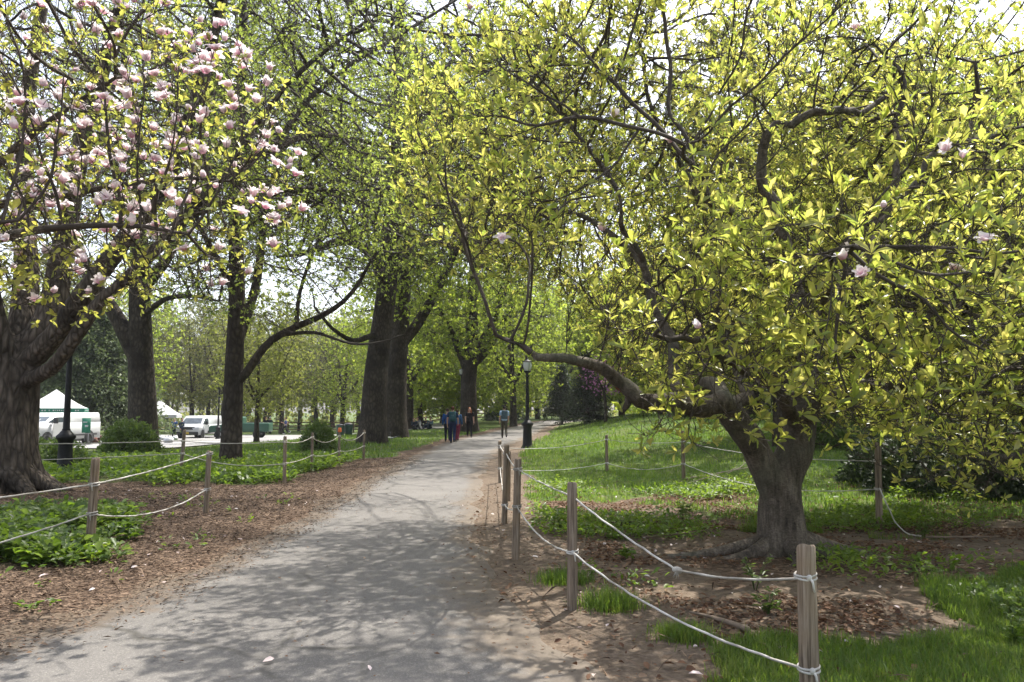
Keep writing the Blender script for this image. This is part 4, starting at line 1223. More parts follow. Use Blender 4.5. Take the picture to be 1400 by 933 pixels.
# ------------------------------------------------------------------ trees further off: prototypes grown once, copied
def proto(hgt, rad, rbase, n, leafm, L, nl, low, bark='bark_dark', drop_=0.0, keep=.9, tw=2, seed=1, fork=.28):
    rg = np.random.default_rng(seed)
    t = [(np.array([(0, 0, -.3), (.05, 0, hgt * .12), (rg.normal(0, .2), rg.normal(0, .2), hgt * fork), (rg.normal(0, .4), rg.normal(0, .4), hgt * .6)]), rbase, rbase * .45)]
    for k in range(4):
        a = k * 1.6 + rg.random()
        s = t[0][0][2] * rg.uniform(.75, 1.1)
        e = np.array([math.cos(a) * rad * .55, math.sin(a) * rad * .55, hgt * rg.uniform(.55, .8)])
        t.append((np.array([s, s * .5 + e * .5 + (0, 0, -hgt * .05), e]), rbase * .5, rbase * .16))
    A = ellipsoid_pts(n, (0, 0, (low + hgt) / 2), (rad, rad, (hgt - low) / 2 + .5), .3, lambda p: p[:, 2] > low, rg=rg, clump=rad * .28)
    r, *_ = grow_tree('background_tree', None, 'tree', t, A, hgt * .036, hgt * .045, rbase * .04, bark, 'twig_grey', leafm, rbase * .16, 7,
                      leaf=dict(n=nl, L=L, Ls=L * .25, W=.7, tilt=1.1, keep=keep), twig=dict(n=tw, l0=hgt * .03, l1=hgt * .075, r=rbase * .028, up=drop_, spread=.9), flare=(.4, .5, 5), smoothing=2)
    return r


PR_ = [proto(15, 6.5, .34, 1600, 'leaf_far', .2, 5, 2.6, seed=1, tw=4), proto(17, 7, .4, 1800, 'leaf_fresh', .2, 5, 2.6, drop_=-.3, seed=2, tw=4),
       proto(13, 5.6, .26, 1400, 'leaf_yellow', .19, 4, 2.4, seed=3, keep=.9, tw=4), proto(16, 6, .33, 1500, 'leaf_far', .2, 3, 3.2, seed=4, keep=.7, tw=4),
       proto(11, 5.6, .25, 1800, 'leaf_fresh', .19, 6, .9, drop_=-.3, seed=5, tw=4)]
for o in PR_: o.location = (0, -400, 0)
PUSED = [False] * 5


def bg(k, px, Y, s, label, group=None, rz=None, X=None):
    src = PR_[k]
    if PUSED[k]: o = copy_tree(src)
    else: o = src; PUSED[k] = True
    g = gp(px, Y)
    if X is not None: g = np.array([X, Y, hz(X, Y)])
    o.location = g + (0, 0, -.05); o.rotation_euler = (0, 0, rng.random() * 6.28 if rz is None else rz)
    ss_ = s * rng.uniform(.95, 1.05); o.scale = (ss_, ss_, ss_ * rng.uniform(.95, 1.08))
    o['label'] = label; o['category'] = 'tree'
    if group: o['group'] = group
    elif 'group' in o: del o['group']
    return o


bg(2, 352, 47, .62, 'thin young tree on the grass right of the slim forked trunk')
bg(3, 305, 88, .9, 'bare-looking tree with dark trunk just right of the parked van')
bg(0, 262, 92, .95, 'tree with pale spring leaves behind the white pop-up tent')
bg(3, 385, 84, .85, 'wide forked tree behind the two people on the road edge')
bg(0, 432, 96, .9, 'pale green tree beyond the rail fence above the round bush')
bg(1, 468, 90, .8, 'drooping green tree left of the leaning trunk')
bg(4, 575, 72, 1.0, 'low-branched bright green tree behind the picnic group')
bg(4, 605, 84, 1.15, 'green tree filling the gap left of the vase-shaped tree')
bg(1, 560, 64, .8, 'tree with slim dark trunk behind the seated people')
bg(4, 690, 78, 1.1, 'bright green tree right of the vase-shaped trunk')
bg(1, 702, 66, .75, 'slim trunk behind the person with a backpack walking away')
bg(4, 735, 96, 1.25, 'fresh green tree over the far end of the path')
bg(1, 770, 92, 1.0, 'thick-trunked tree at the far bend of the path')
bg(4, 850, 62, 1.0, 'yellow-green tree behind the redbud')
bg(4, 905, 52, .95, 'bright yellow-green tree behind the low magnolia limb')
bg(0, 960, 66, 1.0, 'pale tree on the lawn crest behind the magnolia crown')
bg(0, 1066, 24, .8, 'small spring tree on the lawn hidden behind the gnarled magnolia')
bg(4, 1230, 27, 1.0, 'leafy tree on the lawn behind the tall brown post')
bg(1, 1030, 48, 1.1, 'green tree directly behind the gnarled magnolia trunk')
bg(4, 1150, 40, 1.2, 'bright tree behind the post right of the magnolia')
bg(0, 1240, 55, 1.35, 'pale spring tree beyond the dark shrub')
bg(1, 1330, 44, 1.25, 'green tree behind the dark shrub at the right')
bg(4, 1395, 36, 1.3, 'leafy tree at the far right edge')
bg(0, 30, 72, 1.0, 'pale tree far behind the massive left trunk')
bg(1, 150, 80, 1.0, 'green tree behind the dark pine')
GR = 'spring trees at the edge of the woods across the road'
LB = 'pale spring tree in the woods across the road'
for k, (px_, Y_) in enumerate([(-60, 100), (60, 104), (110, 110), (190, 106), (228, 118), (285, 112), (330, 116), (362, 108), (410, 120), (455, 112), (490, 118), (520, 108), (625, 118), (665, 124)]):
    bg((0, 3, 2, 0, 3)[k % 5], px_, Y_, .95 + .2 * rng.random(), LB, GR)
GR2 = 'trees behind the lawn on the right'
LB2 = 'spring tree in the belt behind the right lawn'
for k, (px_, Y_) in enumerate([(800, 112), (880, 90), (940, 100), (1010, 86), (1085, 74), (1120, 95), (1190, 78), (1290, 82), (1370, 70), (1440, 60)]):
    bg((4, 0, 1, 4, 3)[k % 5], px_, Y_, 1.05 + .2 * rng.random(), LB2, GR2)
for k, o in enumerate(PR_): assert PUSED[k]


def far_woods():
    """the mass of woodland beyond the individual trees"""
    wood = MB(); parts = []
    rg = np.random.default_rng(77)
    for k in range(150):
        a = rg.uniform(-.75, .75); Y = rg.uniform(125, 190); X = math.tan(a) * Y
        hh = rg.uniform(12, 19); z0 = hz(X, Y) - .3
        wood.tube(np.array([(X, Y, z0), (X + rg.normal(0, .3), Y, z0 + hh * .4), (X + rg.normal(0, 1), Y, z0 + hh * .85)]), [.3, .22, .06], 5, False)
        for q in range(3):
            b = rg.random() * 6.28
            wood.tube(np.array([(X, Y, z0 + hh * rg.uniform(.3, .5)), (X + math.cos(b) * 3.5, Y + math.sin(b) * 3, z0 + hh * rg.uniform(.6, .9))]), [.16, .03], 4, False)
        n = 420
        u = nrm(rg.normal(0, 1, (n, 3))) * (rg.random((n, 1)) ** .45)
        p = np.array([X, Y, z0 + hh * .56]) + u * np.array([5, 5, hh * .46])
        p = p[fbm(p[:, 0] * .8 + p[:, 2], p[:, 2] * .8 + p[:, 1], .5, 2) > .44]
        m = len(p)
        V, Q, T, R = leaves(p, nrm(rg.normal(0, 1, (m, 3))), nrm(rg.normal(0, 1, (m, 3))), rg.uniform(.35, .75, m), .7, LEAF_MID, np.clip(rg.normal(rg.uniform(.2, .8), .2, m), 0, 1))
        parts.append((V, Q, T, R))
    # undergrowth along the foot of the woods
    n = 9000
    X = rg.uniform(-130, 130, n); Y = rg.uniform(110, 150, n); Z = h(X, Y) + rg.random(n) ** 1.5 * (1.2 + 2.4 * fbm(X, Y, .12, 3))
    V, Q, T, R = leaves(np.stack([X, Y, Z], 1), nrm(rg.normal(0, 1, (n, 3))), nrm(rg.normal(0, 1, (n, 3))), rg.uniform(.4, .9, n), .7)
    parts.append((V, Q, T, R))
    V, Q, T, R = join(parts)
    o = tag(link('far_woods', mk_mesh('far_woods', V, Q, T, M['leaf_far'], {'rnd': R}, smooth=False)), kind='stuff')
    wood.build('wood', M['bark_dark'], o)
    return o


far_woods()


# ------------------------------------------------------------------ conifer, dark shrubs, redbud, bushes
def conifer(px, Y, hgt, rad, low, label, name='pine_tree', leafm='needle', n=420, L=.28, droop=.18):
    rg = np.random.default_rng(int(px))
    g = gp(px, Y); root = empty(name, g, label=label, cat='tree')
    MB().tube(np.array([(0, 0, -.2), (.1, 0, hgt * .4), (0, .1, hgt)]), [hgt * .022, hgt * .016, .02], 9).build('trunk', M['bark_dark'], root, smooth=True)
    br = MB(); Ps, Ds = [], []
    for k in range(n):
        z = low + (hgt - low) * rg.random() ** 1.25
        a = rg.random() * 6.28; r = rad * (1 - ((z - low) / (hgt - low)) ** 1.2) * rg.uniform(.6, 1.05) + .15
        e = np.array([math.cos(a) * r, math.sin(a) * r, z - r * droop + rg.normal(0, .1)])
        s = np.array([0, 0, z])
        br.tube(np.array([s, s * .5 + e * .5 + (0, 0, .12 * r), e]), [.03, .02, .006], 3, False)
        m = int(14 + 16 * r)
        t = rg.uniform(.2, 1, m)[:, None]
        p = s + (e - s) * t + (0, 0, .12 * r) * (4 * t * (1 - t)) + rg.normal(0, .10 + .05 * r, (m, 3)) * np.array([1, 1, .45])
        Ps.append(p); Ds.append(nrm((e - s) * .6 / max(r, .2) + rg.normal(0, .6, (m, 3)) + (0, 0, .05)))
    br.build('branches', M['twig_grey'], root)
    P, D = np.vstack(Ps), np.vstack(Ds); m = len(P)
    V, Q, T, R = leaves(P, D, nrm(rg.normal(0, .5, (m, 3)) + (0, 0, 1)), rg.uniform(L * .6, L * 1.3, m), .4)
    link('crown', mk_mesh('crown', V, Q, T, M[leafm], {'rnd': R}, smooth=False), root)
    return root


conifer(128, 60, 11.5, 5.6, 1.6, 'broad dark pine between the massive left trunk and the forked tree', n=850, L=.3)
conifer(92, 66, 12, 5.0, 2.0, 'dark pine half hidden by the massive left trunk', n=450, L=.32)
conifer(803, 58, 5.0, 2.2, .35, 'dark bushy evergreen on the lawn crest under the redbud blossom', 'evergreen_tree', 'leaf_dark', 260, .22, .25)
conifer(768, 70, 5.2, 1.9, 1.0, 'dark evergreen by the far path bend left of the bushy one', 'evergreen_tree', 'leaf_dark', 220, .25, .25)


def shrub(px, Y, rad, hgt, n, leafm, L, label, name='bush', cat='bush', core=.55, X=None, sink=.0, W=.5):
    rg = np.random.default_rng(int(px * 3 + n))
    g = gp(px, Y)
    root = empty(name, g, label=label, cat=cat)
    st = MB()
    for k in range(26):
        a = rg.random() * 6.28; e = rg.uniform(.3, .95)
        tip = np.array([math.cos(a) * rad * e, math.sin(a) * rad * e, hgt * math.sqrt(max(.05, 1 - e * e)) * rg.uniform(.6, .95)])
        st.tube(np.array([(math.cos(a) * .1, math.sin(a) * .1, -.05), tip * .45 + (0, 0, .1 * hgt), tip]), [.018, .012, .004], 4, False)
    st.build('stems', M['twig_grey'], root)
    u = nrm(rg.normal(0, 1, (n, 3))); u[:, 2] = np.abs(u[:, 2])
    an = np.arctan2(u[:, 1], u[:, 0])
    lob = 1 + .22 * (fbm(an * 2.2 + 9, u[:, 2] * 3 + px, 1.0, 3) - .5) * 2
    rr = (core ** 3 + (1 - core ** 3) * rg.random(n)) ** (1 / 3) * lob
    p = u * rr[:, None] * np.array([rad, rad, hgt]); p[:, 2] += .02
    k = fbm(p[:, 0] * 2.3 + p[:, 2], p[:, 1] * 2.3 - p[:, 2], 1.2 / max(rad, .6), 3) > .40
    p, u = p[k], u[k]; m = len(p)
    V, Q, T, R = leaves(p, nrm(u * .6 + rg.normal(0, .6, (m, 3)) + (0, 0, .3)), nrm(u + rg.normal(0, .5, (m, 3)) + (0, 0, .4)), np.clip(rg.normal(L, L * .3, m), L * .4, L * 2), W)
    link('foliage', mk_mesh('foliage', V, Q, T, M[leafm], {'rnd': R}, smooth=False), root)
    return root


shrub(180, 28, 1.05, 1.2, 9000, 'leaf_bush', .10, 'rounded green bush in front of the thick forked tree')
shrub(436, 31, .72, 1.08, 6000, 'leaf_bush', .09, 'small dark green bush behind the left rope fence')
shrub(88, 22, .8, .72, 4500, 'leaf_bush', .09, 'loose green bush at the foot of the left street lamp')
shrub(60, 23, .7, .8, 3500, 'leaf_bush', .09, 'low green bush beside the massive left trunk')
shrub(1290, 15.2, 1.9, 1.25, 15000, 'leaf_dark', .12, 'wide dark evergreen shrub under the right magnolia branches', core=.3, W=.4)
shrub(1400, 14.2, 1.3, 1.3, 8000, 'leaf_dark', .12, 'dark evergreen shrub at the right edge', core=.3, W=.4)
shrub(1160, 24, 1.5, 1.6, 6500, 'leaf_bush', .12, 'mid green shrub behind the post right of the trunk')
shrub(960, 40, 1.6, 1.5, 4500, 'leaf_dark', .16, 'dark shrub on the lawn crest left of the magnolia trunk')
shrub(690, 84, 2.2, 1.8, 3000, 'leaf_dark', .26, 'dark shrub beyond the person walking away on the path')
shrub(880, 74, 2.6, 2.2, 4000, 'leaf_fresh', .24, 'bright shrub far behind the low magnolia limb')
shrub(1060, 58, 2.4, 2.4, 4000, 'leaf_dark', .22, 'large dark shrub far behind the magnolia trunk')

Y = 50
RB = [(np.vstack([gp(828, Y)[None], pts((828, 555, Y), (826, 535, Y))]), .12, .08)] + [(pts((826, 535, Y), (826 + a * .5, 520, Y), (826 + a, 500 - b, Y + c)), .06, .02) for a, b, c in ((-14, 8, 1), (4, 16, -1), (18, 0, 0), (26, -16, 1))]
A10 = ellipsoid_pts(160, at(828, 516, Y), (1.7, 1.4, 1.3), .1, None)
grow_tree('redbud_tree', 'small redbud with magenta blossom above the low magnolia limb', 'tree', RB, A10, .22, .3, .012, 'bark_dark', 'twig_grey', 'redbud', .03, 6,
          leaf=dict(n=5, L=.085, Ls=.02, W=.8, tilt=1.2, keep=.75), twig=dict(n=2, l0=.2, l1=.45, r=.01, up=.3, spread=.8))
# ------------------------------------------------------------------ objects
def ground_Y(px, py):
    """depth at which the ground shows at photo position (px, py), seen from the near side"""
    Ys = np.concatenate([np.arange(3, 30, .02), np.arange(30, 130, .1)])
    X = np.array([at(px, 560, 1.0)[0]]) * Ys
    q = np.stack([X, Ys, h(X, Ys)], 1)
    v = project(q)[1]
    i = np.nonzero(v <= py)[0]
    return float(Ys[i[0]]) if len(i) else 120.0


def pz(py, Y, X=0.0):
    """height of the point at depth Y that shows at photo row py"""
    return at(CXP, py, Y)[2]


M['rope_dark'] = plain('weathered_rope', (.42, .39, .33), .85, 0, .2, 30)
M['black_iron'] = plain('black_iron', (.010, .010, .011), .55, .0, .3, 6, .25)
M['globe'] = plain('frosted_globe', (.62, .63, .62), .3, 0, .05)
M['white_paint'] = plain('white_paint', (.44, .45, .46), .28, 0, .05, 2)
M['glass_dark'] = plain('vehicle_glass', (.05, .065, .08), .06, 0, .4, 3, .8)
M['rubber'] = plain('tyre_rubber', (.02, .02, .021), .8)
M['rim'] = plain('wheel_metal', (.35, .35, .36), .35, .8)
M['black_plastic'] = plain('black_plastic', (.025, .026, .028), .5)
M['lamp_clear'] = plain('headlight', (.55, .57, .6), .12, 0, .2, 20)
M['plate'] = plain('yellow_plate', (.6, .42, .06), .5)
M['tent_white'] = plain('tent_fabric', (.46, .46, .47), .7, 0, .05, 1.5)
M['tent_green'] = plain('green_fabric', (.012, .14, .085), .7)
M['green_paint'] = plain('dark_green_paint', (.018, .075, .045), .4)
M['metal_grey'] = plain('grey_metal', (.3, .3, .31), .4, .6)
M['steel_blue'] = plain('blue_grey_cloth', (.06, .09, .13), .8)
M['skin'] = plain('skin', (.45, .26, .18), .55, 0, .1)
M['wood_brown'] = plain('brown_boards', (.10, .06, .035), .8, 0, .3, 10)
M['bag'] = plain('white_plastic_bag', (.46, .47, .49), .4, 0, .12, 9)
M['orange'] = plain('orange_plastic', (.75, .16, .03), .5)
M['yellow'] = plain('yellow_plastic', (.7, .45, .04), .5)
M['neon'] = plain('neon_helmet', (.55, .75, .03), .4)
M['stone'] = plain('dark_clod', (.03, .024, .02), .95, 0, .4, 30)
M['pale_stick'] = plain('bleached_stick', (.38, .31, .25), .85, 0, .3, 12)
M['dead_stick'] = plain('dead_stick', (.17, .125, .09), .9, 0, .35, 12)
CLOTH = {}


def cloth(c):
    if c not in CLOTH: CLOTH[c] = plain('cloth', c, .85, 0, .22, 14, .2)
    return CLOTH[c]


# ---- posts
POSTS = {}


def post(key, px, base, top, label, Y=None, r=.04, group=None, lean=None, xw=None):
    if lean is None: lean = tuple(np.random.default_rng(int(px + 900)).normal(0, .018, 2))
    if Y is None: Y = ground_Y(px, base)
    g = gp(px, Y)
    if xw is not None: g = np.array([xw, Y, hz(xw, Y)])
    H = pz(top, Y) - g[2] if top else 1.0
    rg = np.random.default_rng(int(px * 7 + 9000))
    k = 16; zs = np.r_[-.15, np.linspace(0, H - .012, 12), H]
    a = np.arange(k) * 2 * np.pi / k
    prof = 1 + .05 * np.cos(2 * a + rg.random() * 6) + .04 * np.cos(3 * a + rg.random() * 6) + rg.normal(0, .015, k)
    V = []
    for i, z in enumerate(zs):
        rr = r * (1.06 - .10 * z / H) * (prof + rg.normal(0, .012, k)) * (.86 if i == len(zs) - 1 else 1)
        cx_, cy_ = lean[0] * z, lean[1] * z
        V.append(np.stack([cx_ + rr * np.cos(a), cy_ + rr * np.sin(a), np.full(k, z) + (rg.normal(0, .003, k) + .25 * rr * np.cos(a + px) if i >= len(zs) - 2 else 0)], 1))
    n = len(zs); V = np.vstack(V + [V[-1].mean(0, keepdims=True)])
    i = np.arange(n - 1)[:, None] * k; j = np.arange(k)[None]; j2 = (j + 1) % k
    Q = np.stack([i + j, i + j2, i + k + j2, i + k + j], -1).reshape(-1, 4)
    T = [((n - 1) * k + q, (n - 1) * k + (q + 1) % k, n * k) for q in range(k)]
    me = mk_mesh('fence_post', V, Q, T, M['post'])
    o = link('fence_post', me, None, g)
    try: me.set_sharp_from_angle(angle=.9)
    except Exception: pass
    tag(o, label, 'post', group)
    POSTS[key] = (g, r, lean)
    return o


G_R, G_B, G_L, G_LB = 'posts along the right side of the path', 'posts behind the right magnolia', 'posts along the left path edge', 'posts round the leafy left bed'
post('R1', 1095, 0, 745, 'weathered round post with rope knotted near its top, nearest at the bottom right', Y=4.15, r=.046, group=G_R)
post('R2', 781, 836, 660, 'grey post on the path edge tied with rope halfway up, beside the grass tufts', group=G_R, lean=(.004, 0))
post('R3', 705, 765, 628, 'third post along the right path edge with a rope loop at its middle', group=G_R, r=.042)
post('R4', 689.5, 718, 609, 'short-looking post behind the third one on the right path edge', group=G_R)
post('R5', 695, 685, 616, 'thin post nearly hidden in the bunch on the right path edge', group=G_R, r=.034)
post('R6', 684, 661, 603, 'farthest post of the bunch on the right path edge', group=G_R)
post('B1', 829, 645, 595, 'distant post standing alone on the sunny lawn', group=G_B)
post('B2', 933, 655, 589, 'brown post behind hanging magnolia leaves left of the trunk', group=G_B)
post('B3', 1196, 722, 605, 'tall brown post right of the magnolia trunk with rope hanging to the ground', group=G_B, r=.041)
post('L1', 131, 760, 627, 'thick grey post in front of the leafy patch at left', group=G_L, r=.046, lean=(.02, 0))
post('L2', 286, 703, 617, 'brown post alone in the wood chips between path and bed', group=G_L)
post('L0', -175, 0, None, 'post at the left edge before the leafy patch', Y=7.2, group=G_L)
post('L3', 250, 652, 588, 'reddish brown post at the corner of the leafy bed near the vans', group=G_LB)
post('L4', 391, 662, 597, 'brown post at the front corner of the leafy bed by the path', group=G_LB, r=.037)
post('L5', 428, 645, 592, 'brown post in front of the small dark green bush', group=G_LB, r=.036)
post('L6', 465, 634, 590, 'brown post capped with an orange cup', group=G_LB, r=.036)
post('L7', 498, 630, 588, 'last brown post in front of the leaning trunk', group=G_LB, r=.036)
post('L8', -70, 0, None, 'post left of the massive trunk', Y=18.5, group=G_LB)


def rope(name, pts_, label, r=.009, mat='rope', knots=True, extra=None, wraps=()):
    """pts_: (post key or xyz, photo row, sag to the next)"""
    C0 = []
    anchors = []
    for q in pts_:
        if isinstance(q[0], str):
            g, pr, lean = POSTS[q[0]]; z = pz(q[1], g[1]); side = q[3] if len(q) > 3 else -1
            zz = z - g[2]
            p = np.array([g[0] + lean[0] * zz, g[1] + side * (pr + r), z])
            anchors.append(None if side > 0 else (p, pr, np.array([g[0] + lean[0] * zz, g[1], z])))
        else:
            p = np.array(q[0], float); anchors.append(None)
        C0.append(p)
    P = []
    for i in range(len(C0) - 1):
        a, b, sag = C0[i], C0[i + 1], pts_[i][2]
        t = np.linspace(0, 1, max(8, int(np.linalg.norm(b - a) / .09)))[:, None]
        P.append((a + (b - a) * t - np.array([0, 0, 1]) * sag * 4 * t * (1 - t))[:-1])
    P.append(C0[-1][None]); P = np.vstack(P)
    P = P + np.stack([rng.normal(0, .0012, len(P)), rng.normal(0, .0012, len(P)), rng.normal(0, .0018, len(P))], 1)
    org = P[0].copy()
    o = link(name, mk_mesh(name, *MB().tube(P - org, r, 8).arrays(), M[mat]), None, org)
    tag(o, label, 'rope')
    if knots:
        for an in anchors:
            if an is None: continue
            p, pr, c = an
            kb = MB()
            for w in range(2):
                a = np.linspace(0, 2 * np.pi, 21)
                kb.tube(np.stack([c[0] + (pr + r * .8) * np.cos(a), c[1] + (pr + r * .8) * np.sin(a), c[2] + (w - .5) * r * 2.3 + .006 * np.sin(a + w)], 1) - org, r * .95, 6, False)
            kb.ball(p - org + (.0, 0, 0), (r * 2.2, r * 2.0, r * 2.4), 8, 6)
            kb.tube(np.array([p, p + (.012, -.012, -.02), p + (.02, -.01, -.07)]) - org, [r, r * .9, r * .7], 6)
            kb.build('knot', M[mat], o, smooth=True)
    return o, P, org


ro, P, org = rope('rope', [('R1', 787, .03), ((at(925, 779, 5.2)), 0, .02), ('R2', 679, .02, 1), ('R3', 641, .03), ('R4', 620, .03), ('R6', 609, 0)], 'upper white rope from the nearest post up along the path edge', .007)
kn = MB(); kc = at(925, 779, 5.2) - org
kn.ball(kc, (.03, .02, .02)); kn.ball(kc + (.02, 0, -.006), (.018, .016, .02))
for k in range(9):
    e = kc + np.array([-.03 + .01 * k * .6, -.01, -.05]) + rng.normal(0, .012, 3)
    kn.tube(np.array([kc, kc * .5 + e * .5 + (0, -.01, .0), e]), [.005, .004, .002], 4)
kn.build('frayed_knot', M['rope'], ro, smooth=True)
rope('rope', [('R1', 913, .10), ('R2', 754, .10), ('R3', 692, .05), ('R4', 690, .03), ('R6', 640, 0)], 'lower white rope sagging from post to post along the right path edge', .007)
rope('rope', [('R6', 612, .10), ('B1', 601, .06), ('B2', 604, .10), ('B3', 630, 0)], 'upper white rope across the lawn behind the magnolia', .007)
rope('rope', [('R6', 641, .10), ('B1', 633, .14), ('B2', 634, .22), ('B3', 668, 0)], 'lower white rope sagging across the lawn behind the magnolia', .007)
gB3 = POSTS['B3'][0]
t1 = gp(1216, gB3[1] - .35) + (0, 0, .16); t2 = gp(1238, gB3[1] - .75) + (0, 0, .03); t3 = gp(1252, gB3[1] - .85) + (0, 0, .03)
rope('rope', [('B3', 668, .0), (t1, 0, .03), (t2, 0, 0), (t3, 0, 0)], 'loose rope end hanging from the tall brown post to the soil', .008)
rope('rope', [('L0', 700, .02), ('L1', 662, .03), ('L2', 620, 0)], 'upper rope rising from the thick grey left post to the post in the chips', .009)
rope('rope', [('L0', 790, .04), ('L1', 702, .16), ('L2', 669, 0)], 'lower rope sagging between the thick grey left post and the chips', .009)
rope('rope', [('L8', 607, .03), ('L3', 603, .05), ('L4', 604, .07), ('L5', 598, .16), ('L6', 596, .18), ('L7', 592, 0)], 'upper rope around the leafy left bed', .010, 'rope_dark')
rope('rope', [('L8', 632, .03), ('L3', 620, .14), ('L4', 634, .03), ('L5', 623, .06), ('L6', 617, .06), ('L7', 610, 0)], 'lower rope around the leafy left bed', .010, 'rope_dark')
g = POSTS['L6'][0]
MBc = MB().lathe([(.0, .0), (.055, .0), (.06, .02), (.045, .13), (.0, .135)], 12)
tag(MBc.build('orange_cup', M['orange'], None, True, loc=(g[0], g[1], pz(591, g[1]))), 'orange cup turned over on top of a fence post', 'cup')


# ---- street lamps
def lamp(px, Y, H, label, head=1.0, group='old-style park lamps'):
    g = gp(px, Y); root = empty('street_lamp', g, label=label, cat='street lamp', group=group)
    MB().lathe([(.0, -.1), (.25, -.1), (.25, .04), (.22, .08), (.19, .14), (.165, .80), (.185, .86), (.235, .92), (.235, .97), (.17, 1.03), (.13, 1.08), (.085, 1.13), (.0, 1.13)], 8).build('base', M['black_iron'], root)
    k = 24; a = np.arange(k) * 2 * np.pi / k
    sh = MB(); prof = [(.082, 1.08), (.10, 1.12), (.082, 1.16), (.076, 1.5), (.058, H - .75), (.055, H - .68), (.085, H - .66), (.085, H - .62), (.05, H - .60), (.06, H - .52)]
    sh.lathe(prof, 16); sh.build('shaft', M['black_iron'], root, smooth=True)
    MB().lathe([(.0, H - .55), (.06, H - .54), (.13, H - .50), (.15, H - .46), (.13, H - .44), (.0, H - .44)], 16).build('lantern_cup', M['black_iron'], root, smooth=True)
    gl = MB().lathe([(.10, H - .44), (.15, H - .36), (.175, H - .24), (.165, H - .12), (.14, H - .06)], 16).build('globe', M['globe'], root, smooth=True)
    MB().lathe([(.0, H + .09), (.02, H + .08), (.025, H + .03), (.05, H + .0), (.13, H - .03), (.20, H - .065), (.20, H - .08), (.0, H - .08)], 16).build('cap', M['black_iron'], root, smooth=True)
    cg = MB()
    for q in range(4):
        b = q * math.pi / 2 + .4
        cg.tube([(math.cos(b) * r_, math.sin(b) * r_, z_) for r_, z_ in ((.13, H - .45), (.185, H - .25), (.19, H - .08))], .008, 4)
    cg.build('cage', M['black_iron'], root)
    return root


lamp(92, 20, 4.4, 'black lamp post beside the massive left trunk, in front of a white van')
lamp(721, ground_Y(721, 613), 3.5, 'black lamp post on the right edge of the path')
lamp(631, 57, 4.5, 'black lamp post in front of the vase-shaped tree')
lamp(299, 66, 6.2, 'tall thin black lamp post behind the slim forked trunk')
lamp(409, 94, 2.9, 'small distant lamp with pale globe beyond the road')


# ---- vehicles
def wheel(parent, c, r=.34, w=.24, side=1):
    wl = MB()
    prof = [(r * .62, -w / 2), (r * .95, -w / 2), (r, -w * .3), (r, w * .3), (r * .95, w / 2), (r * .62, w / 2)]
    def spin(prof, k=20):
        m = MB().lathe(prof, k); V, Q, T = m.arrays(); V = V[:, [0, 2, 1]]
        return MB().add(V + np.asarray(c), Q[:, ::-1])
    t = spin(prof).build('wheel', M['rubber'], parent, True)
    spin([(0, side * w * .36), (r * .2, side * w * .40), (r * .5, side * w * .34), (r * .64, side * w * .42), (r * .64, -side * w * .3), (0, -side * w * .3)]).build('rim', M['rim'], t, True)


def loft(sections, closed=True):
    """sections: list of (k,3) rings"""
    k = len(sections[0]); V = np.vstack(sections); n = len(sections)
    i = np.arange(n - 1)[:, None] * k; j = np.arange(k)[None]; j2 = (j + 1) % k
    Q = np.stack([i + j, i + j2, i + k + j2, i + k + j], -1).reshape(-1, 4)
    T = [(0, q + 1, q) for q in range(1, k - 1)] + [((n - 1) * k, (n - 1) * k + q, (n - 1) * k + q + 1) for q in range(1, k - 1)]
    return V, Q, T


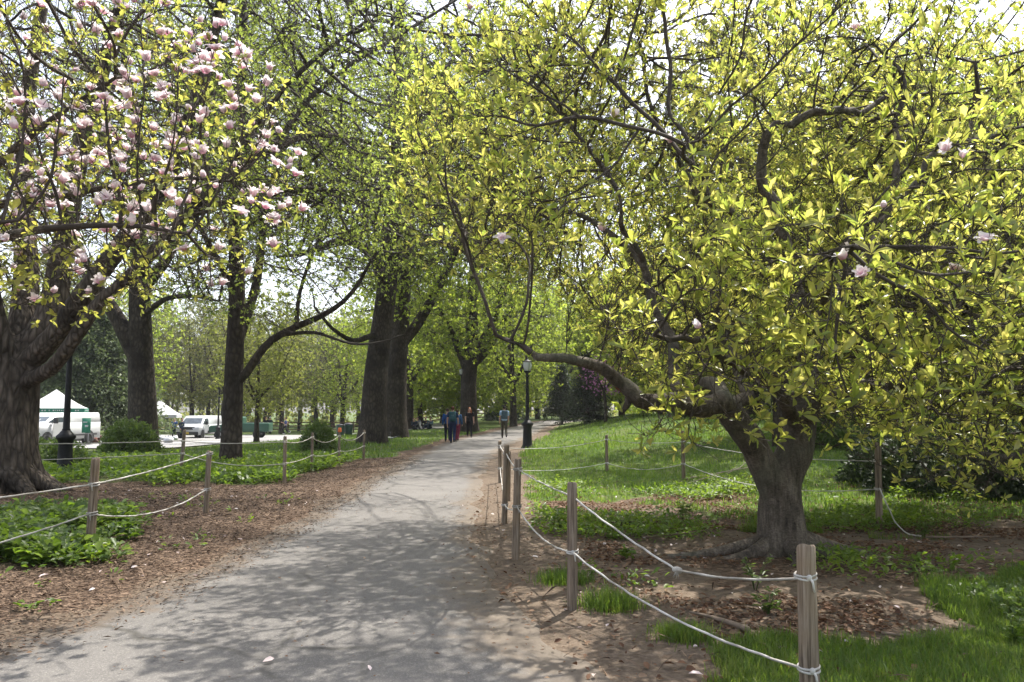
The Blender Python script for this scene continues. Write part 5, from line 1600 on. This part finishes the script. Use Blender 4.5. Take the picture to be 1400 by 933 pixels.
def van(px, Y, rz, label, high=1.0, marks=True):
    """x forward, y left, wheels on z=0"""
    g = gp(px, Y); root = empty('van', g, rz, label, 'van')
    b = MB(); Wd = .99; Ht = 2.02 * high
    # side outline of lower body + upper body, extruded with tumblehome
    low = [(-2.55, .36), (2.42, .36), (2.50, .62), (2.46, .95), (2.32, 1.10), (1.86, 1.24), (-2.55, 1.24)]
    def ring(poly, y, ins=0): return np.array([(x_, y, z_) for x_, z_ in poly])
    ys = [-Wd + .0, -Wd + .05, Wd - .05, Wd]
    def shr(poly, f):
        p = np.array(poly); c = p.mean(0); return c + (p - c) * f
    V, Q, T = loft([ring(shr(low, .975), -Wd), ring(low, -Wd + .05), ring(low, Wd - .05), ring(shr(low, .975), Wd)]); b.add(V, Q, T)
    up = [(-2.52, 1.18), (1.92, 1.18), (1.85, 1.25), (1.05, Ht - .12), (.8, Ht - .02), (.3, Ht), (-2.45, Ht), (-2.52, Ht - .08)]
    def tumble(poly, y):
        return np.array([(x_, y * (1 - .115 * max(0, (z_ - 1.2) / (Ht - 1.2)) ** 1.3), z_) for x_, z_ in poly])
    V, Q, T = loft([tumble(shr(up, .985), -Wd + .005), tumble(up, -Wd + .05), tumble(up, Wd - .05), tumble(shr(up, .985), Wd - .005)]); b.add(V, Q, T)
    b.build('body', M['white_paint'], root)
    # windscreen
    zt, zb = Ht - .2, 1.33
    def xs_(z): return 1.85 + (1.05 - 1.85) * (z - 1.25) / (Ht - .12 - 1.25) + .014
    ws = MB().add([(xs_(zb), -.84, zb), (xs_(zb) + .03, 0, zb - .03), (xs_(zb), .84, zb), (xs_(zt), .74, zt), (xs_(zt) + .02, 0, zt), (xs_(zt), -.74, zt)], [(0, 1, 4, 5), (1, 2, 3, 4)])
    ws.build('windscreen', M['glass_dark'], root)
    wp = MB()
    for y_ in (-.4, .3): wp.tube([(xs_(zb) + .03, y_, zb), (xs_(zb + .3) + .02, y_ + .4, zb + .22)], .012, 4)
    wp.build('wiper', M['black_plastic'], root)
    for s in (-1, 1):
        def yy(z): return s * (Wd * (1 - .115 * ((z - 1.2) / (Ht - 1.2)) ** 1.3) + .006)
        z1, z2 = 1.27, Ht - .24
        d = MB().add([(1.3, s * (Wd + .004), .5), (.4, s * (Wd + .004), .5), (.4, s * (Wd + .004), 1.22), (1.3, s * (Wd + .004), 1.22)], [(0, 1, 2, 3)]).build('door', M['white_paint'], root)
        MB().add([(1.68, yy(z1), z1), (.5, yy(z1), z1), (.5, yy(z2), z2), (1.12, yy(z2), z2)], [(0, 1, 2, 3)]).build('side_window', M['glass_dark'], d)
        MB().box((.5, s * (Wd + .015), 1.1), (.16, .02, .035)).build('handle', M['black_plastic'], d)
        mr = MB().box((1.34, s * (Wd + .17), 1.36), (.12, .2, .30)).box((1.34, s * (Wd + .05), 1.28), (.06, .14, .06)).build('mirror', M['black_plastic'], root, bevel=.02)
        MB().add([(2.462, s * .62, .98), (2.40, s * .93, .98), (2.20, s * .97, 1.16), (2.30, s * .66, 1.17)], [(0, 1, 2, 3)]).build('headlight', M['lamp_clear'], root)
        for xw in (1.72, -1.55):
            MB().lathe([(.0, 0), (.42, 0), (.42, .005), (0, .005)], 20).arrays()
            a = np.linspace(0, 2 * np.pi, 21)[:-1]
            MB().add(np.vstack([[(xw, s * (Wd + .003), .38)], np.stack([xw + .42 * np.cos(a), np.full(20, s * (Wd + .003)), np.clip(.38 + .42 * np.sin(a), .2, 2)], 1)]), (), [(0, 1 + q, 1 + (q + 1) % 20) for q in range(20)]).build('wheel_arch', M['black_plastic'], root)
            wheel(root, (xw, s * (Wd - .10), .34), side=s)
        MB().box((-.75, s * (Wd + .004), .58), (2.9, .02, .10)).build('side_trim', M['black_plastic'], root)
    MB().add([(2.475, -.55, .80), (2.50, 0, .80), (2.475, .55, .80), (2.44, .58, 1.03), (2.465, 0, 1.05), (2.44, -.58, 1.03)], [(0, 1, 4, 5), (1, 2, 3, 4)]).build('grille', M['black_plastic'], root)
    MB().box((2.44, 0, .50), (.22, 1.86, .26)).build('bumper', M['black_plastic'], root, bevel=.04)
    if marks:
        MB().box((2.565, 0, .52), (.012, .32, .17)).build('license_plate', M['plate'], root)
    return root


van(74, 42.5, -math.pi / 2 - .13, 'white van beside a lamp post, in front of a green-trimmed tent', .87)
van(274, ground_Y(268, 600) + 1.5, -math.pi / 2 - .03, 'white van parked between the white tent and the slim forked trunk', .98)


def pickup():
    Y = 70.0; g = gp(331, Y); root = empty('pickup_truck', g, math.pi + .10, 'dark green utility truck partly hidden behind the slim forked trunk', 'truck')
    W = .95
    MB().box((-1.35, 0, .95), (2.3, 1.9, .75)).build('bed', M['green_paint'], root, bevel=.04)
    cabp = [(-.2, .55), (2.5, .55), (2.55, .95), (2.4, 1.1), (1.5, 1.18), (.95, 1.85), (.0, 1.88), (-.2, 1.8)]
    MB().prism(cabp, -W, W).build('cab', M['green_paint'], root, bevel=.05)
    MB().add([(1.47, -.8, 1.22), (1.47, .8, 1.22), (.99, .74, 1.78), (.99, -.74, 1.78)], [(0, 1, 2, 3)]).build('windscreen', M['glass_dark'], root)
    for s in (-1, 1):
        MB().add([(1.3, s * (W + .004), 1.2), (.05, s * (W + .004), 1.2), (.05, s * (W + .004), 1.74), (.9, s * (W + .004), 1.74)], [(0, 1, 2, 3)]).build('side_window', M['glass_dark'], root)
        for xw in (1.7, -1.5): wheel(root, (xw, s * (W - .1), .36), .36, .25, s)
        MB().box((2.53, s * .7, .85), (.05, .3, .16)).build('headlight', M['lamp_clear'], root)
    MB().box((2.55, 0, .6), (.12, 1.8, .18)).build('bumper', M['black_plastic'], root)


pickup()


# ---- tents
def tent(px, Y, half, eave, peak, rz, label, valance, walls=()):
    g = gp(px, Y); root = empty('canopy_tent', g, rz, label, 'tent')
    n = 9; cs = [(-1, -1), (1, -1), (1, 1), (-1, 1)]
    V, Q = [], []
    m = MB()
    for q in range(4):
        a, b = np.array(cs[q]) * half, np.array(cs[(q + 1) % 4]) * half
        t = np.linspace(0, 1, n); u = np.linspace(0, 1, n)
        e = a[None] + (b - a)[None] * t[:, None]
        X = e[:, None, 0] * (1 - u)[None]; Yv = e[:, None, 1] * (1 - u)[None]
        Z = eave + (peak - eave) * (u[None] ** 1.25) - .05 * np.sin(t * np.pi)[:, None] * np.sin(u * np.pi)[None] + X * 0
        i = np.arange(n - 1)[:, None] * n + np.arange(n - 1)[None]
        m.add(np.stack([X, Yv, Z], -1), np.stack([i, i + n, i + n + 1, i + 1], -1).reshape(-1, 4))
    m.build('canopy', M['tent_white'], root, smooth=False)
    v = MB()
    for q in range(4):
        a, b = np.array(cs[q]) * (half + .004), np.array(cs[(q + 1) % 4]) * (half + .004)
        t = np.linspace(0, 1, 13)[:, None]; e = a + (b - a) * t
        lo = eave - .27 + .02 * np.cos(t[:, 0] * 37)
        nrm_ = np.array([(b - a)[1], -(b - a)[0]]) / np.linalg.norm(b - a); e2 = e + nrm_ * .02 * np.sin(t * 23)
        P = np.vstack([np.c_[e, np.full(13, eave + .01)], np.c_[e2, lo]])
        k = np.arange(12)[:, None]
        v.add(P, np.hstack([k + 13, k + 14, k + 1, k]))
    vo = v.build('valance', valance, root)
    for c in cs:
        MB().box((c[0] * (half - .03), c[1] * (half - .03), eave / 2), (.045, .045, eave)).box((c[0] * (half - .03), c[1] * (half - .03), .01), (.12, .12, .02)).build('leg', M['metal_grey'], root)
    for q in walls:
        a, b = np.array(cs[q]) * (half - .06), np.array(cs[(q + 1) % 4]) * (half - .06)
        t = np.linspace(0, 1, 25)[:, None]; nn = np.array([(b - a)[1], -(b - a)[0]]) / np.linalg.norm(b - a)
        e = a + (b - a) * t + nn * .03 * np.sin(t * 30)
        k = np.arange(24)[:, None]
        MB().add(np.vstack([np.c_[e, np.full(25, eave - .05)], np.c_[e, np.full(25, .06)]]), np.hstack([k + 25, k + 26, k + 1, k])).build('side_wall', M['tent_white'], root)
    return root, vo, half, eave


te, vo, hf, ev_ = tent(76, 50, 1.72, 2.16, 3.36, .42, 'white market tent with a green valance behind the nearer van', M['tent_green'], (1,))
lt = MB(); rg = np.random.default_rng(5)
for q, (sx, sy) in enumerate(((0, -1), (1, 0))):
    t = -hf + .35
    while t < hf - .35:
        wd = rg.uniform(.05, .13)
        if rg.random() < .8:
            c = (t + wd / 2, -hf - .032, ev_ - .13) if q == 0 else (hf + .032, t + wd / 2, ev_ - .13)
            lt.box(c, (wd * .7, .006, .075 * rg.uniform(.7, 1.1)) if q == 0 else (.006, wd * .7, .075 * rg.uniform(.7, 1.1)))
        t += wd + .035
lt.build('lettering', M['tent_white'], vo)
tent(219, 71, 1.6, 2.05, 3.35, .25, 'plain white pop-up tent between the forked tree and the white van', M['tent_white'])

# board on a stand
g = gp(119, 41); rb = empty('sign_board', g, .1, 'green notice board on a thin stand beside the nearer van', 'sign')
MB().box((0, 0, 1.05), (.42, .03, .75)).build('panel', M['tent_green'], rb)
MB().box((.02, -.02, 1.02), (.16, .012, .10)).box((-.05, -.02, 1.22), (.2, .012, .05)).build('marking', M['tent_white'], rb)
MB().tube([(.12, 0, .0), (.12, 0, .7)], .015, 6).build('stand', M['metal_grey'], rb)
MB().box((0, -.05, .04), (.62, .35, .08)).build('foot', M['black_plastic'], rb, bevel=.02)

# litter bins, rail fence, bench, bags
for k, (px, lab) in enumerate(((466, 'dark green litter bin left of the leaning trunk'), (477, 'second dark bin tucked behind the leaning trunk'))):
    Y = 66 + k * .6; g = gp(px, Y); r = empty('litter_bin', g, 0, lab, 'litter bin', 'bins by the road')
    MB().lathe([(0, .02), (.30, .02), (.36, .85), (.38, .88), (.38, .92), (.33, .92), (.30, .8), (0, .8)], 14).build('bin', M['green_paint'], r, smooth=False)
    MB().lathe([(.39, .93), (.36, 1.0), (.2, 1.06), (0, 1.08)], 14).build('lid', M['black_plastic'], r)


def rail_fence(xa, xb, Y, label):
    root = empty('rail_fence', (xa, Y, hz(xa, Y)), 0, label, 'fence')
    X = np.arange(xa, xb, 2.4); Z = h(X, X * 0 + Y)
    for x_, z_ in zip(X, Z):
        MB().box((x_ - xa, 0, z_ - hz(xa, Y) + .6), (.12, .12, 1.3)).build('post', M['wood_brown'], root)
    for zz in (.35, .75, 1.12):
        MB().tube(np.stack([X - xa, np.full(len(X), -.09), Z - hz(xa, Y) + zz], 1), .06, 6).build('rail', M['wood_brown'], root)


rail_fence(-75, -2, 88, 'dark wooden rail fence along the far side of the road')

g = gp(795, 76); g[2] = hz(g[0], 76)
r = empty('park_bench', g, .3, 'dark park bench at the far bend of the path', 'bench')
MB().box((0, 0, .45), (1.8, .42, .05)).build('seat', M['wood_brown'], r)
MB().box((0, .22, .75), (1.8, .05, .40)).build('backrest', M['wood_brown'], r)
for s in (-.75, .75): MB().box((s, .03, .24), (.06, .40, .48)).build('leg', M['black_iron'], r)

for k, (px, py, s, lab) in enumerate(((222, 600, .45, 'white plastic sack slumped against the thick forked tree'), (232, 604, .5, 'largest white sack in front of the white tent'), (240, 598, .42, 'white sack nearest the parked van'), (228, 595, .36, 'small white sack behind the larger sacks'), (214, 606, .4, 'white sack at the front left of the heap'))):
    Y = min(ground_Y(px, py + 3), 60); g = gp(px, Y); rg = np.random.default_rng(k)
    m = MB().ball((0, 0, s * .42), (s * .6, s * .5, s * .48), 16, 11); V, Q, T = m.arrays()
    V = V * (1 + .25 * (fbm(V[:, 0] * 7 + k, V[:, 1] * 7 + V[:, 2] * 5, 1, 3) - .5)[:, None]); V[:, 2] = np.maximum(V[:, 2], .01)
    ba = link('sack', mk_mesh('sack', V, Q, None, M['bag']), None, g); tag(ba, lab, 'sack', 'white sacks near the white tent')
    MB().lathe([(s * .1, s * .84), (s * .05, s * .92), (s * .12, s * 1.02), (0, s * .98)], 9).build('tied_neck', M['bag'], ba)
g = gp(224, 71); r = empty('folding_table', g, .2, 'folding table with goods under the white tent', 'table')
MB().box((0, 0, .74), (1.5, .7, .04)).build('tabletop', M['steel_blue'], r)
for sx in (-.7, .7):
    for sy in (-.3, .3): MB().box((sx, sy, .36), (.03, .03, .72)).build('leg', M['metal_grey'], r)
tag(MB().box((0, 0, .2), (.5, .36, .4)).build('crate', M['yellow'], None, loc=tuple(g + (-.2, 0, .762)), bevel=.02), 'yellow crate on the table under the white tent', 'crate')


# ---- people
def person(px, Y, rz, H, pose, label, top, legs, hair=(.05, .03, .02), long_hair=False, pack=None, skirt=False, sleeves='short', hat=None, group=None, shoes=(.03, .03, .03), vox=.014, sink=0.0):
    g = gp(px, Y); g[2] += .015 - sink
    root = empty('person', g, rz, label, 'person', group)
    s = H / 1.74
    J = dict(pel=(0, 0, .95), wst=(0, .0, 1.10), ch=(0, .01, 1.30), nk=(0, .0, 1.47), hd=(0, -.015, 1.625))
    if pose == 'walk': L = [((.085, 0, .92), (.09, -.16, .51), (.09, -.20, .09)), ((-.085, 0, .92), (-.09, .04, .50), (-.09, .30, .15))]; A = [((.19, 0, 1.41), (.24, .10, 1.14), (.25, .02, .90)), ((-.19, 0, 1.41), (-.24, -.06, 1.14), (-.24, -.22, .95))]
    elif pose == 'stand': L = [((.085, 0, .92), (.10, -.02, .50), (.11, .0, .08)), ((-.085, 0, .92), (-.09, -.01, .50), (-.11, .02, .08))]; A = [((.19, 0, 1.41), (.25, .03, 1.14), (.24, -.04, .88)), ((-.19, 0, 1.41), (-.25, .03, 1.14), (-.23, -.05, .88))]
    elif pose == 'run': L = [((.085, 0, .92), (.09, -.28, .62), (.09, -.10, .22)), ((-.085, 0, .92), (-.09, .12, .50), (-.09, .45, .38))]; A = [((.19, 0, 1.41), (.27, .2, 1.20), (.22, .02, 1.08)), ((-.19, 0, 1.41), (-.27, -.12, 1.18), (-.18, -.3, 1.26))]
    else:
        dz = -.80
        J = {k: (v[0], v[1] + (.12 if k in ('ch', 'nk', 'hd') else .0), v[2] + dz) for k, v in J.items()}
        L = [((.10, 0, .14), (.16, -.40, .44), (.15, -.66, .08)), ((-.10, 0, .14), (-.20, -.44, .30), (-.14, -.80, .07))]
        A = [((.19, .1, .61), (.26, -.08, .40), (.16, -.32, .46)), ((-.19, .1, .61), (-.27, .0, .36), (-.22, -.28, .33))]
    v = lambda t: np.array(t, float) * s
    def limb(m, p, r):
        P = np.array([v(q) for q in p]); m.tube(P, np.array(r) * s, 10)
        for q, rr in zip(P, r): m.ball(q, rr * s, 10, 7)
    b = MB()
    tor = [J['pel'], J['wst'], J['ch'], (J['nk'][0], J['nk'][1], J['nk'][2] - .05)]
    for q, rr in zip(tor, ((.165, .11, .13), (.145, .10, .14), (.175, .115, .17), (.12, .08, .08))): b.ball(v(q), np.array(rr) * s, 14, 9)
    limb(b, (J['nk'], J['hd']), (.055, .05))
    hd = v(J['hd']); b.ball(hd, np.array((.076, .095, .115)) * s, 14, 10); b.ball(hd + v((0, -.098, -.01)), np.array((.014, .02, .022)) * s, 8, 6); b.ball(hd + v((0, -.03, -.075)), np.array((.05, .06, .05)) * s, 10, 7)
    for sx in (-1, 1): b.ball(hd + v((sx * .078, .01, -.005)), np.array((.012, .02, .03)) * s, 8, 6)
    for p in L: limb(b, p, (.088, .055, .04))
    for p in A:
        limb(b, p, (.052, .042, .030))
        w_ = np.array(p[2]); d = nrm(w_ - np.array(p[1])); side = np.array([1.0, 0, 0]) * (1 if p[0][0] > 0 else -1)
        b.ball(v(w_ + d * .05), np.array((.024, .036, .05)) * s, 8, 7)
        f = nrm(np.cross(d, side))
        for k in range(4):
            o_ = f * (.024 * (k - 1.5)); ln = (.075, .085, .08, .062)[k]
            limb(b, (w_ + d * .085 + o_, w_ + d * (.085 + ln * .55) + o_ - side * .008, w_ + d * (.085 + ln) + o_ - side * .022), (.0095, .009, .008))
        limb(b, (w_ + d * .03 + f * .03, w_ + d * .07 + f * .055 - side * .01), (.011, .009))
    V, Q, T = remesh(*b.arrays(), vox if vox > .01 else .0085, 1)
    link('body', mk_mesh('body', V, Q, T, M['skin']), root)
    # clothes
    c = MB()
    for q, rr in zip(tor[:3] if pose != 'sit' else tor[:3], ((.178, .122, .13), (.162, .118, .15), (.192, .132, .165))): c.ball(v(q), np.array(rr) * s, 14, 9)
    c.ball(v((J['nk'][0], J['nk'][1] + .005, J['nk'][2] - .065)), np.array((.15, .09, .055)) * s, 12, 7)
    for p in A:
        a_, e_, w_ = (np.array(q) for q in p)
        if sleeves == 'short': limb(c, (a_, a_ + (e_ - a_) * .55), (.072, .066))
        else: limb(c, (a_, e_, e_ + (w_ - e_) * .92), (.072, .058, .044))
    V, Q, T = remesh(*c.arrays(), .016, 1); link('shirt', mk_mesh('shirt', V, Q, T, cloth(top)), root)
    c = MB(); c.ball(v((J['pel'][0], J['pel'][1], J['pel'][2] - .04)), np.array((.182, .13, .12)) * s, 12, 8)
    if skirt:
        z0 = J['pel'][2]
        c.tube([v((0, 0, z0)), v((0, -.02, z0 - .3)), v((0, -.02, z0 - .62))], np.array((.17, .2, .25)) * s, 14)
    else:
        for p in L: limb(c, (p[0], p[1], np.array(p[1]) + (np.array(p[2]) - np.array(p[1])) * .93), (.105, .074, .058))
    V, Q, T = remesh(*c.arrays(), .016, 1); link('skirt' if skirt else 'trousers', mk_mesh('trousers', V, Q, T, cloth(legs)), root)
    for p in L:
        an = np.array(p[2]); sh = MB()
        sh.ball(v(an + (0, -.07, -.035)), np.array((.045, .13, .045)) * s, 10, 7); sh.ball(v(an + (0, .0, -.01)), np.array((.044, .06, .06)) * s, 10, 7)
        V, Q, T = remesh(*sh.arrays(), .015, 1); link('shoe', mk_mesh('shoe', V, Q, T, cloth(shoes)), root)
    for sx in (-1, 1):
        MB().ball(hd + v((sx * .03, -.088, .012)), .009 * s, 6, 5).build('eye', M['black_plastic'], root)
    MB().ball(hd + v((0, -.093, -.055)), np.array((.024, .008, .006)) * s, 8, 5).build('mouth', cloth((.35, .12, .1)), root)
    hr = MB(); hr.ball(hd + v((0, .018, .028)), np.array((.086, .098, .10)) * s, 14, 9)
    if long_hair:
        hr.ball(hd + v((0, .05, -.06)), np.array((.092, .07, .15)) * s, 12, 9); hr.ball(hd + v((.075, -.02, -.13)), np.array((.05, .05, .16)) * s, 10, 8); hr.ball(hd + v((-.06, .03, -.12)), np.array((.045, .05, .12)) * s, 10, 8)
    V, Q, T = remesh(*hr.arrays(), .014, 1); link('hair', mk_mesh('hair', V, Q, T, cloth(hair)), root)
    if hat: MB().ball(hd + v((0, .01, .06)), np.array((.105, .125, .09)) * s, 14, 9).build('helmet' if hat == 'neon' else 'cap', M['neon'] if hat == 'neon' else cloth(hat), root, smooth=True)
    if pack:
        m = MB(); ch = v(J['ch']); m.box(ch + v((0, .20, -.03)), np.array((.31, .18, .46)) * s); m.box(ch + v((0, .30, -.10)), np.array((.24, .08, .24)) * s)
        pk = m.build('backpack', cloth(pack), root, bevel=.05)
        for sx in (-1, 1):
            MB().tube([v((sx * .10, .13, J['ch'][2] + .17)), v((sx * .12, -.02, J['ch'][2] + .19)), v((sx * .13, -.125, J['ch'][2] + .05)), v((sx * .15, -.05, J['ch'][2] - .14)), v((sx * .14, .12, J['ch'][2] - .18))], .022 * s, 6).build('strap', cloth(pack), pk)
    return root


PATHG = 'people walking on the path'
PI = math.pi
person(619, ground_Y(619, 607), PI, 1.72, 'walk', 'person in navy top with teal backpack, front of the group on the path', (.02, .035, .08), (.012, .02, .06), (.09, .035, .02), pack=(.03, .085, .10), group=PATHG, vox=.009)
person(612, ground_Y(612, 605), PI + .1, 1.62, 'walk', 'person in bright blue jacket and dark trousers walking beside the teal backpack', (.015, .06, .2), (.012, .015, .03), sleeves='long', group=PATHG, vox=.009)
person(625, ground_Y(625, 605), PI - .1, 1.58, 'walk', 'person in blue jacket and dark red leggings walking in the group', (.03, .09, .21), (.17, .025, .05), (.06, .035, .02), sleeves='long', group=PATHG, vox=.009)
person(642, ground_Y(642, 599), .12, 1.70, 'walk', 'person all in black walking behind the blue-clad group on the path', (.012, .011, .013), (.012, .011, .014), (.26, .085, .03), True, group=PATHG, vox=.009)
person(689.5, ground_Y(689.5, 600), PI + .1, 1.78, 'walk', 'person in light blue shirt and olive trousers with a backpack, walking away', (.32, .45, .62), (.06, .055, .04), (.02, .016, .013), pack=(.06, .10, .12), group=PATHG, vox=.009)
person(544, ground_Y(544, 597) - .4, -.5, 1.72, 'sit', 'seated person with neon yellow helmet against the second dark trunk', (.012, .014, .05), (.012, .012, .014), hat='neon', sleeves='long')
person(567, 62, .5, 1.72, 'sit', 'person in dark jacket seated on the grass in the picnic group', (.02, .025, .045), (.03, .03, .035), sleeves='long', group='picnickers on the grass')
person(571, 64, .2, 1.74, 'sit', 'person in grey hoodie seated in the picnic group', (.16, .17, .19), (.35, .35, .36), sleeves='long', group='picnickers on the grass')
person(588, 62, -.4, 1.70, 'sit', 'person in blue-grey coat seated at the right of the picnic group', (.05, .085, .11), (.02, .03, .05), sleeves='long', group='picnickers on the grass')
person(582, 65, .0, 1.68, 'sit', 'person in black seated in the middle of the picnic group', (.015, .015, .02), (.02, .02, .025), sleeves='long', group='picnickers on the grass')
person(364, ground_Y(364, 593), .7, 1.72, 'stand', 'person in black standing on the grass by the road', (.012, .012, .013), (.013, .012, .014), (.18, .06, .03), sleeves='short')
person(370, 84, -.4, 1.75, 'stand', 'person in dark clothes and pale cap beyond the road', (.025, .03, .04), (.02, .02, .025), hat=(.6, .6, .6), sleeves='long')
person(391, 77, -1.2, 1.74, 'run', 'person running in blue top and dark shorts on the road', (.07, .09, .22), (.02, .02, .025), group=None, shoes=(.6, .6, .6))
person(131, 46, 1.0, 1.70, 'sit', 'person in red top seated near the notice board', (.30, .035, .025), (.10, .06, .045), (.03, .02, .015))
person(239, 69.5, .4, 1.72, 'stand', 'person in blue top under the white tent', (.05, .10, .24), (.02, .025, .04))
person(249.5, 68, 1.2, 1.76, 'stand', 'person in dark clothes between the white tent and the parked van', (.02, .03, .06), (.015, .018, .03), sleeves='long')

# ---- bicycle lying by the rider
g = gp(524, 41.8)
r = empty('bicycle', g + (0, 0, .06), .25, 'pale bicycle lying in the grass between the two dark trunks', 'bicycle')
a = np.linspace(0, 2 * np.pi, 25)
for cx_, tz in ((-.52, .0), (.52, .10)):
    w_ = MB().tube(np.stack([cx_ + .33 * np.cos(a), .33 * np.sin(a), .04 + tz * np.cos(a)], 1), .018, 6, False).build('wheel', M['rubber'], r)
    sp = MB()
    for q in range(8):
        b = q * PI / 4; sp.tube([(cx_, 0, .04), (cx_ + .32 * math.cos(b), .32 * math.sin(b), .04 + tz * math.cos(b))], .004, 3, False)
    sp.build('spokes', M['metal_grey'], w_)
fr = MB()
for p, q in (((-.52, 0), (-.05, -.05)), ((-.52, 0), (-.2, .45)), ((-.2, .45), (-.05, -.05)), ((-.05, -.05), (.42, .42)), ((-.18, .40), (.40, .48)), ((.40, .52), (.52, 0))):
    fr.tube([(p[0], p[1], .05), (q[0], q[1], .06)], .022, 6)
fr.build('frame', M['white_paint'], r)
MB().box((-.21, .50, .06), (.26, .12, .06)).build('saddle', M['black_plastic'], r, bevel=.02)
MB().tube([(.38, .60, -.03), (.42, .56, .06), (.44, .58, .34)], .015, 6).build('handlebar', M['black_plastic'], r)

# ---- small things on the ground
def stick(px, py, L, rz, r, label, mat='dead_stick', bend=.2, tilt=0.05):
    Y = ground_Y(px, py); g = gp(px, Y); rg = np.random.default_rng(int(px + py))
    t = np.linspace(-.5, .5, 9)
    x = t * L; y_ = bend * L * (t ** 2) + rg.normal(0, .012 * L, 9)
    X, Yw = x * math.cos(rz) - y_ * math.sin(rz), x * math.sin(rz) + y_ * math.cos(rz)
    Z = h(X + g[0], Yw + g[1]) - g[2] + .03 + r + (t + .5) * tilt * L
    m = MB().tube(np.stack([X, Yw, Z], 1), r * (1.1 - .7 * (t + .5)), 7)
    i = 5; d = np.array([math.cos(rz + .7), math.sin(rz + .7), .25])
    m.tube(np.array([(X[i], Yw[i], Z[i]), np.array((X[i], Yw[i], Z[i])) + d * L * .22]), [r * .6, r * .25], 5)
    tag(m.build('stick', M[mat], None, True, loc=g), label, 'stick')


stick(978, 860, .5, 2.3, .022, 'short thick stick half buried in soil left of the nearest post')
stick(1225, 880, .3, -.5, .012, 'bent dead twig in the soil near the bottom grass')
stick(985, 655, 1.5, .1, .014, 'long bleached branch lying below the hanging leaves', 'pale_stick', .1, .12)
stick(1012, 648, 1.1, .7, .011, 'bleached branch crossing the longer one beside the trunk', 'pale_stick', .15, .25)
stick(953, 668, .8, -.5, .010, 'thin pale twig propped by the brown post behind leaves', 'pale_stick', .1, .3)
stick(925, 738, .9, .12, .016, 'dark straight stick in the leaf litter of the roped bed')
stick(1310, 742, .8, -.25, .014, 'dead stick on the bare soil at the right')
stick(1195, 640, .9, .1, .02, 'dead branch in the grass behind the tall brown post')
stick(285, 812, .16, .9, .004, 'tiny twig lying on the asphalt')
g = gp(853, ground_Y(853, 722))
V, Q, T = MB().ball((0, 0, .04), (.13, .09, .065), 18, 12).arrays(); V = V * (1 + .5 * (fbm(V[:, 0] * 14, V[:, 1] * 14 + V[:, 2] * 9, 1, 3) - .5)[:, None])
tag(link('earth_clod', mk_mesh('earth_clod', V, Q, None, M['stone']), None, g), 'dark clod lying in the leaf litter of the roped bed', 'clod')
# ------------------------------------------------------------------ spring haze in the air
hm = bpy.data.materials.new('haze'); hm.use_nodes = True; hm.node_tree.nodes.clear()
pv = hm.node_tree.nodes.new('ShaderNodeVolumePrincipled'); ho = hm.node_tree.nodes.new('ShaderNodeOutputMaterial')
pv.inputs['Color'].default_value = (.93, .95, 1, 1); pv.inputs['Density'].default_value = .0003; pv.inputs['Anisotropy'].default_value = .35
hm.node_tree.links.new(pv.outputs[0], ho.inputs['Volume'])
tag(MB().box((0, 310, 14), (690, 690, 34)).build('haze', hm), kind='stuff')

# ------------------------------------------------------------------ camera, light, render
cam = bpy.data.cameras.new('camera'); co = bpy.data.objects.new('camera', cam); C.objects.link(co)
co.location = (0, 0, EYE); co.rotation_euler = (math.pi / 2 + PITCH, 0, 0)
cam.sensor_width = 36; cam.lens = FPX / 1400 * 36; cam.clip_start = .05; cam.clip_end = 3000
SC.camera = co

SUN_AZ, SUN_EL = math.radians(31), math.radians(61)      # azimuth to the right of straight ahead
w = bpy.data.worlds.new('World'); SC.world = w; w.use_nodes = True
nt = w.node_tree
sky = nt.nodes.new('ShaderNodeTexSky'); sky.sky_type = 'NISHITA'; sky.sun_disc = False
sky.sun_elevation = SUN_EL; sky.sun_rotation = SUN_AZ
sky.altitude = 0; sky.air_density = 1.0; sky.dust_density = 3.0; sky.ozone_density = 1.0
hs = nt.nodes.new('ShaderNodeHueSaturation'); hs.inputs['Saturation'].default_value = .5      # thin white cloud veil
nt.links.new(sky.outputs[0], hs.inputs['Color']); nt.links.new(hs.outputs[0], nt.nodes['Background'].inputs[0])
nt.nodes['Background'].inputs[1].default_value = .15
sl = bpy.data.lights.new('sun', 'SUN'); sl.energy = 3.4; sl.angle = math.radians(.55); sl.color = (1, .95, .86)
so = bpy.data.objects.new('sun', sl); C.objects.link(so)
tosun = Vector((math.sin(SUN_AZ) * math.cos(SUN_EL), math.cos(SUN_AZ) * math.cos(SUN_EL), math.sin(SUN_EL)))
so.rotation_euler = tosun.to_track_quat('Z', 'Y').to_euler(); so.location = (10, 20, 40)

SC.view_settings.view_transform = 'Standard'; SC.view_settings.look = 'None'
SC.view_settings.exposure = 1.5; SC.view_settings.gamma = 1
SC.render.engine = 'CYCLES'
cy = SC.cycles
cy.max_bounces = 7; cy.diffuse_bounces = 4; cy.glossy_bounces = 2; cy.transmission_bounces = 5; cy.transparent_max_bounces = 4
cy.caustics_reflective = False; cy.caustics_refractive = False
cy.sample_clamp_indirect = 8.0
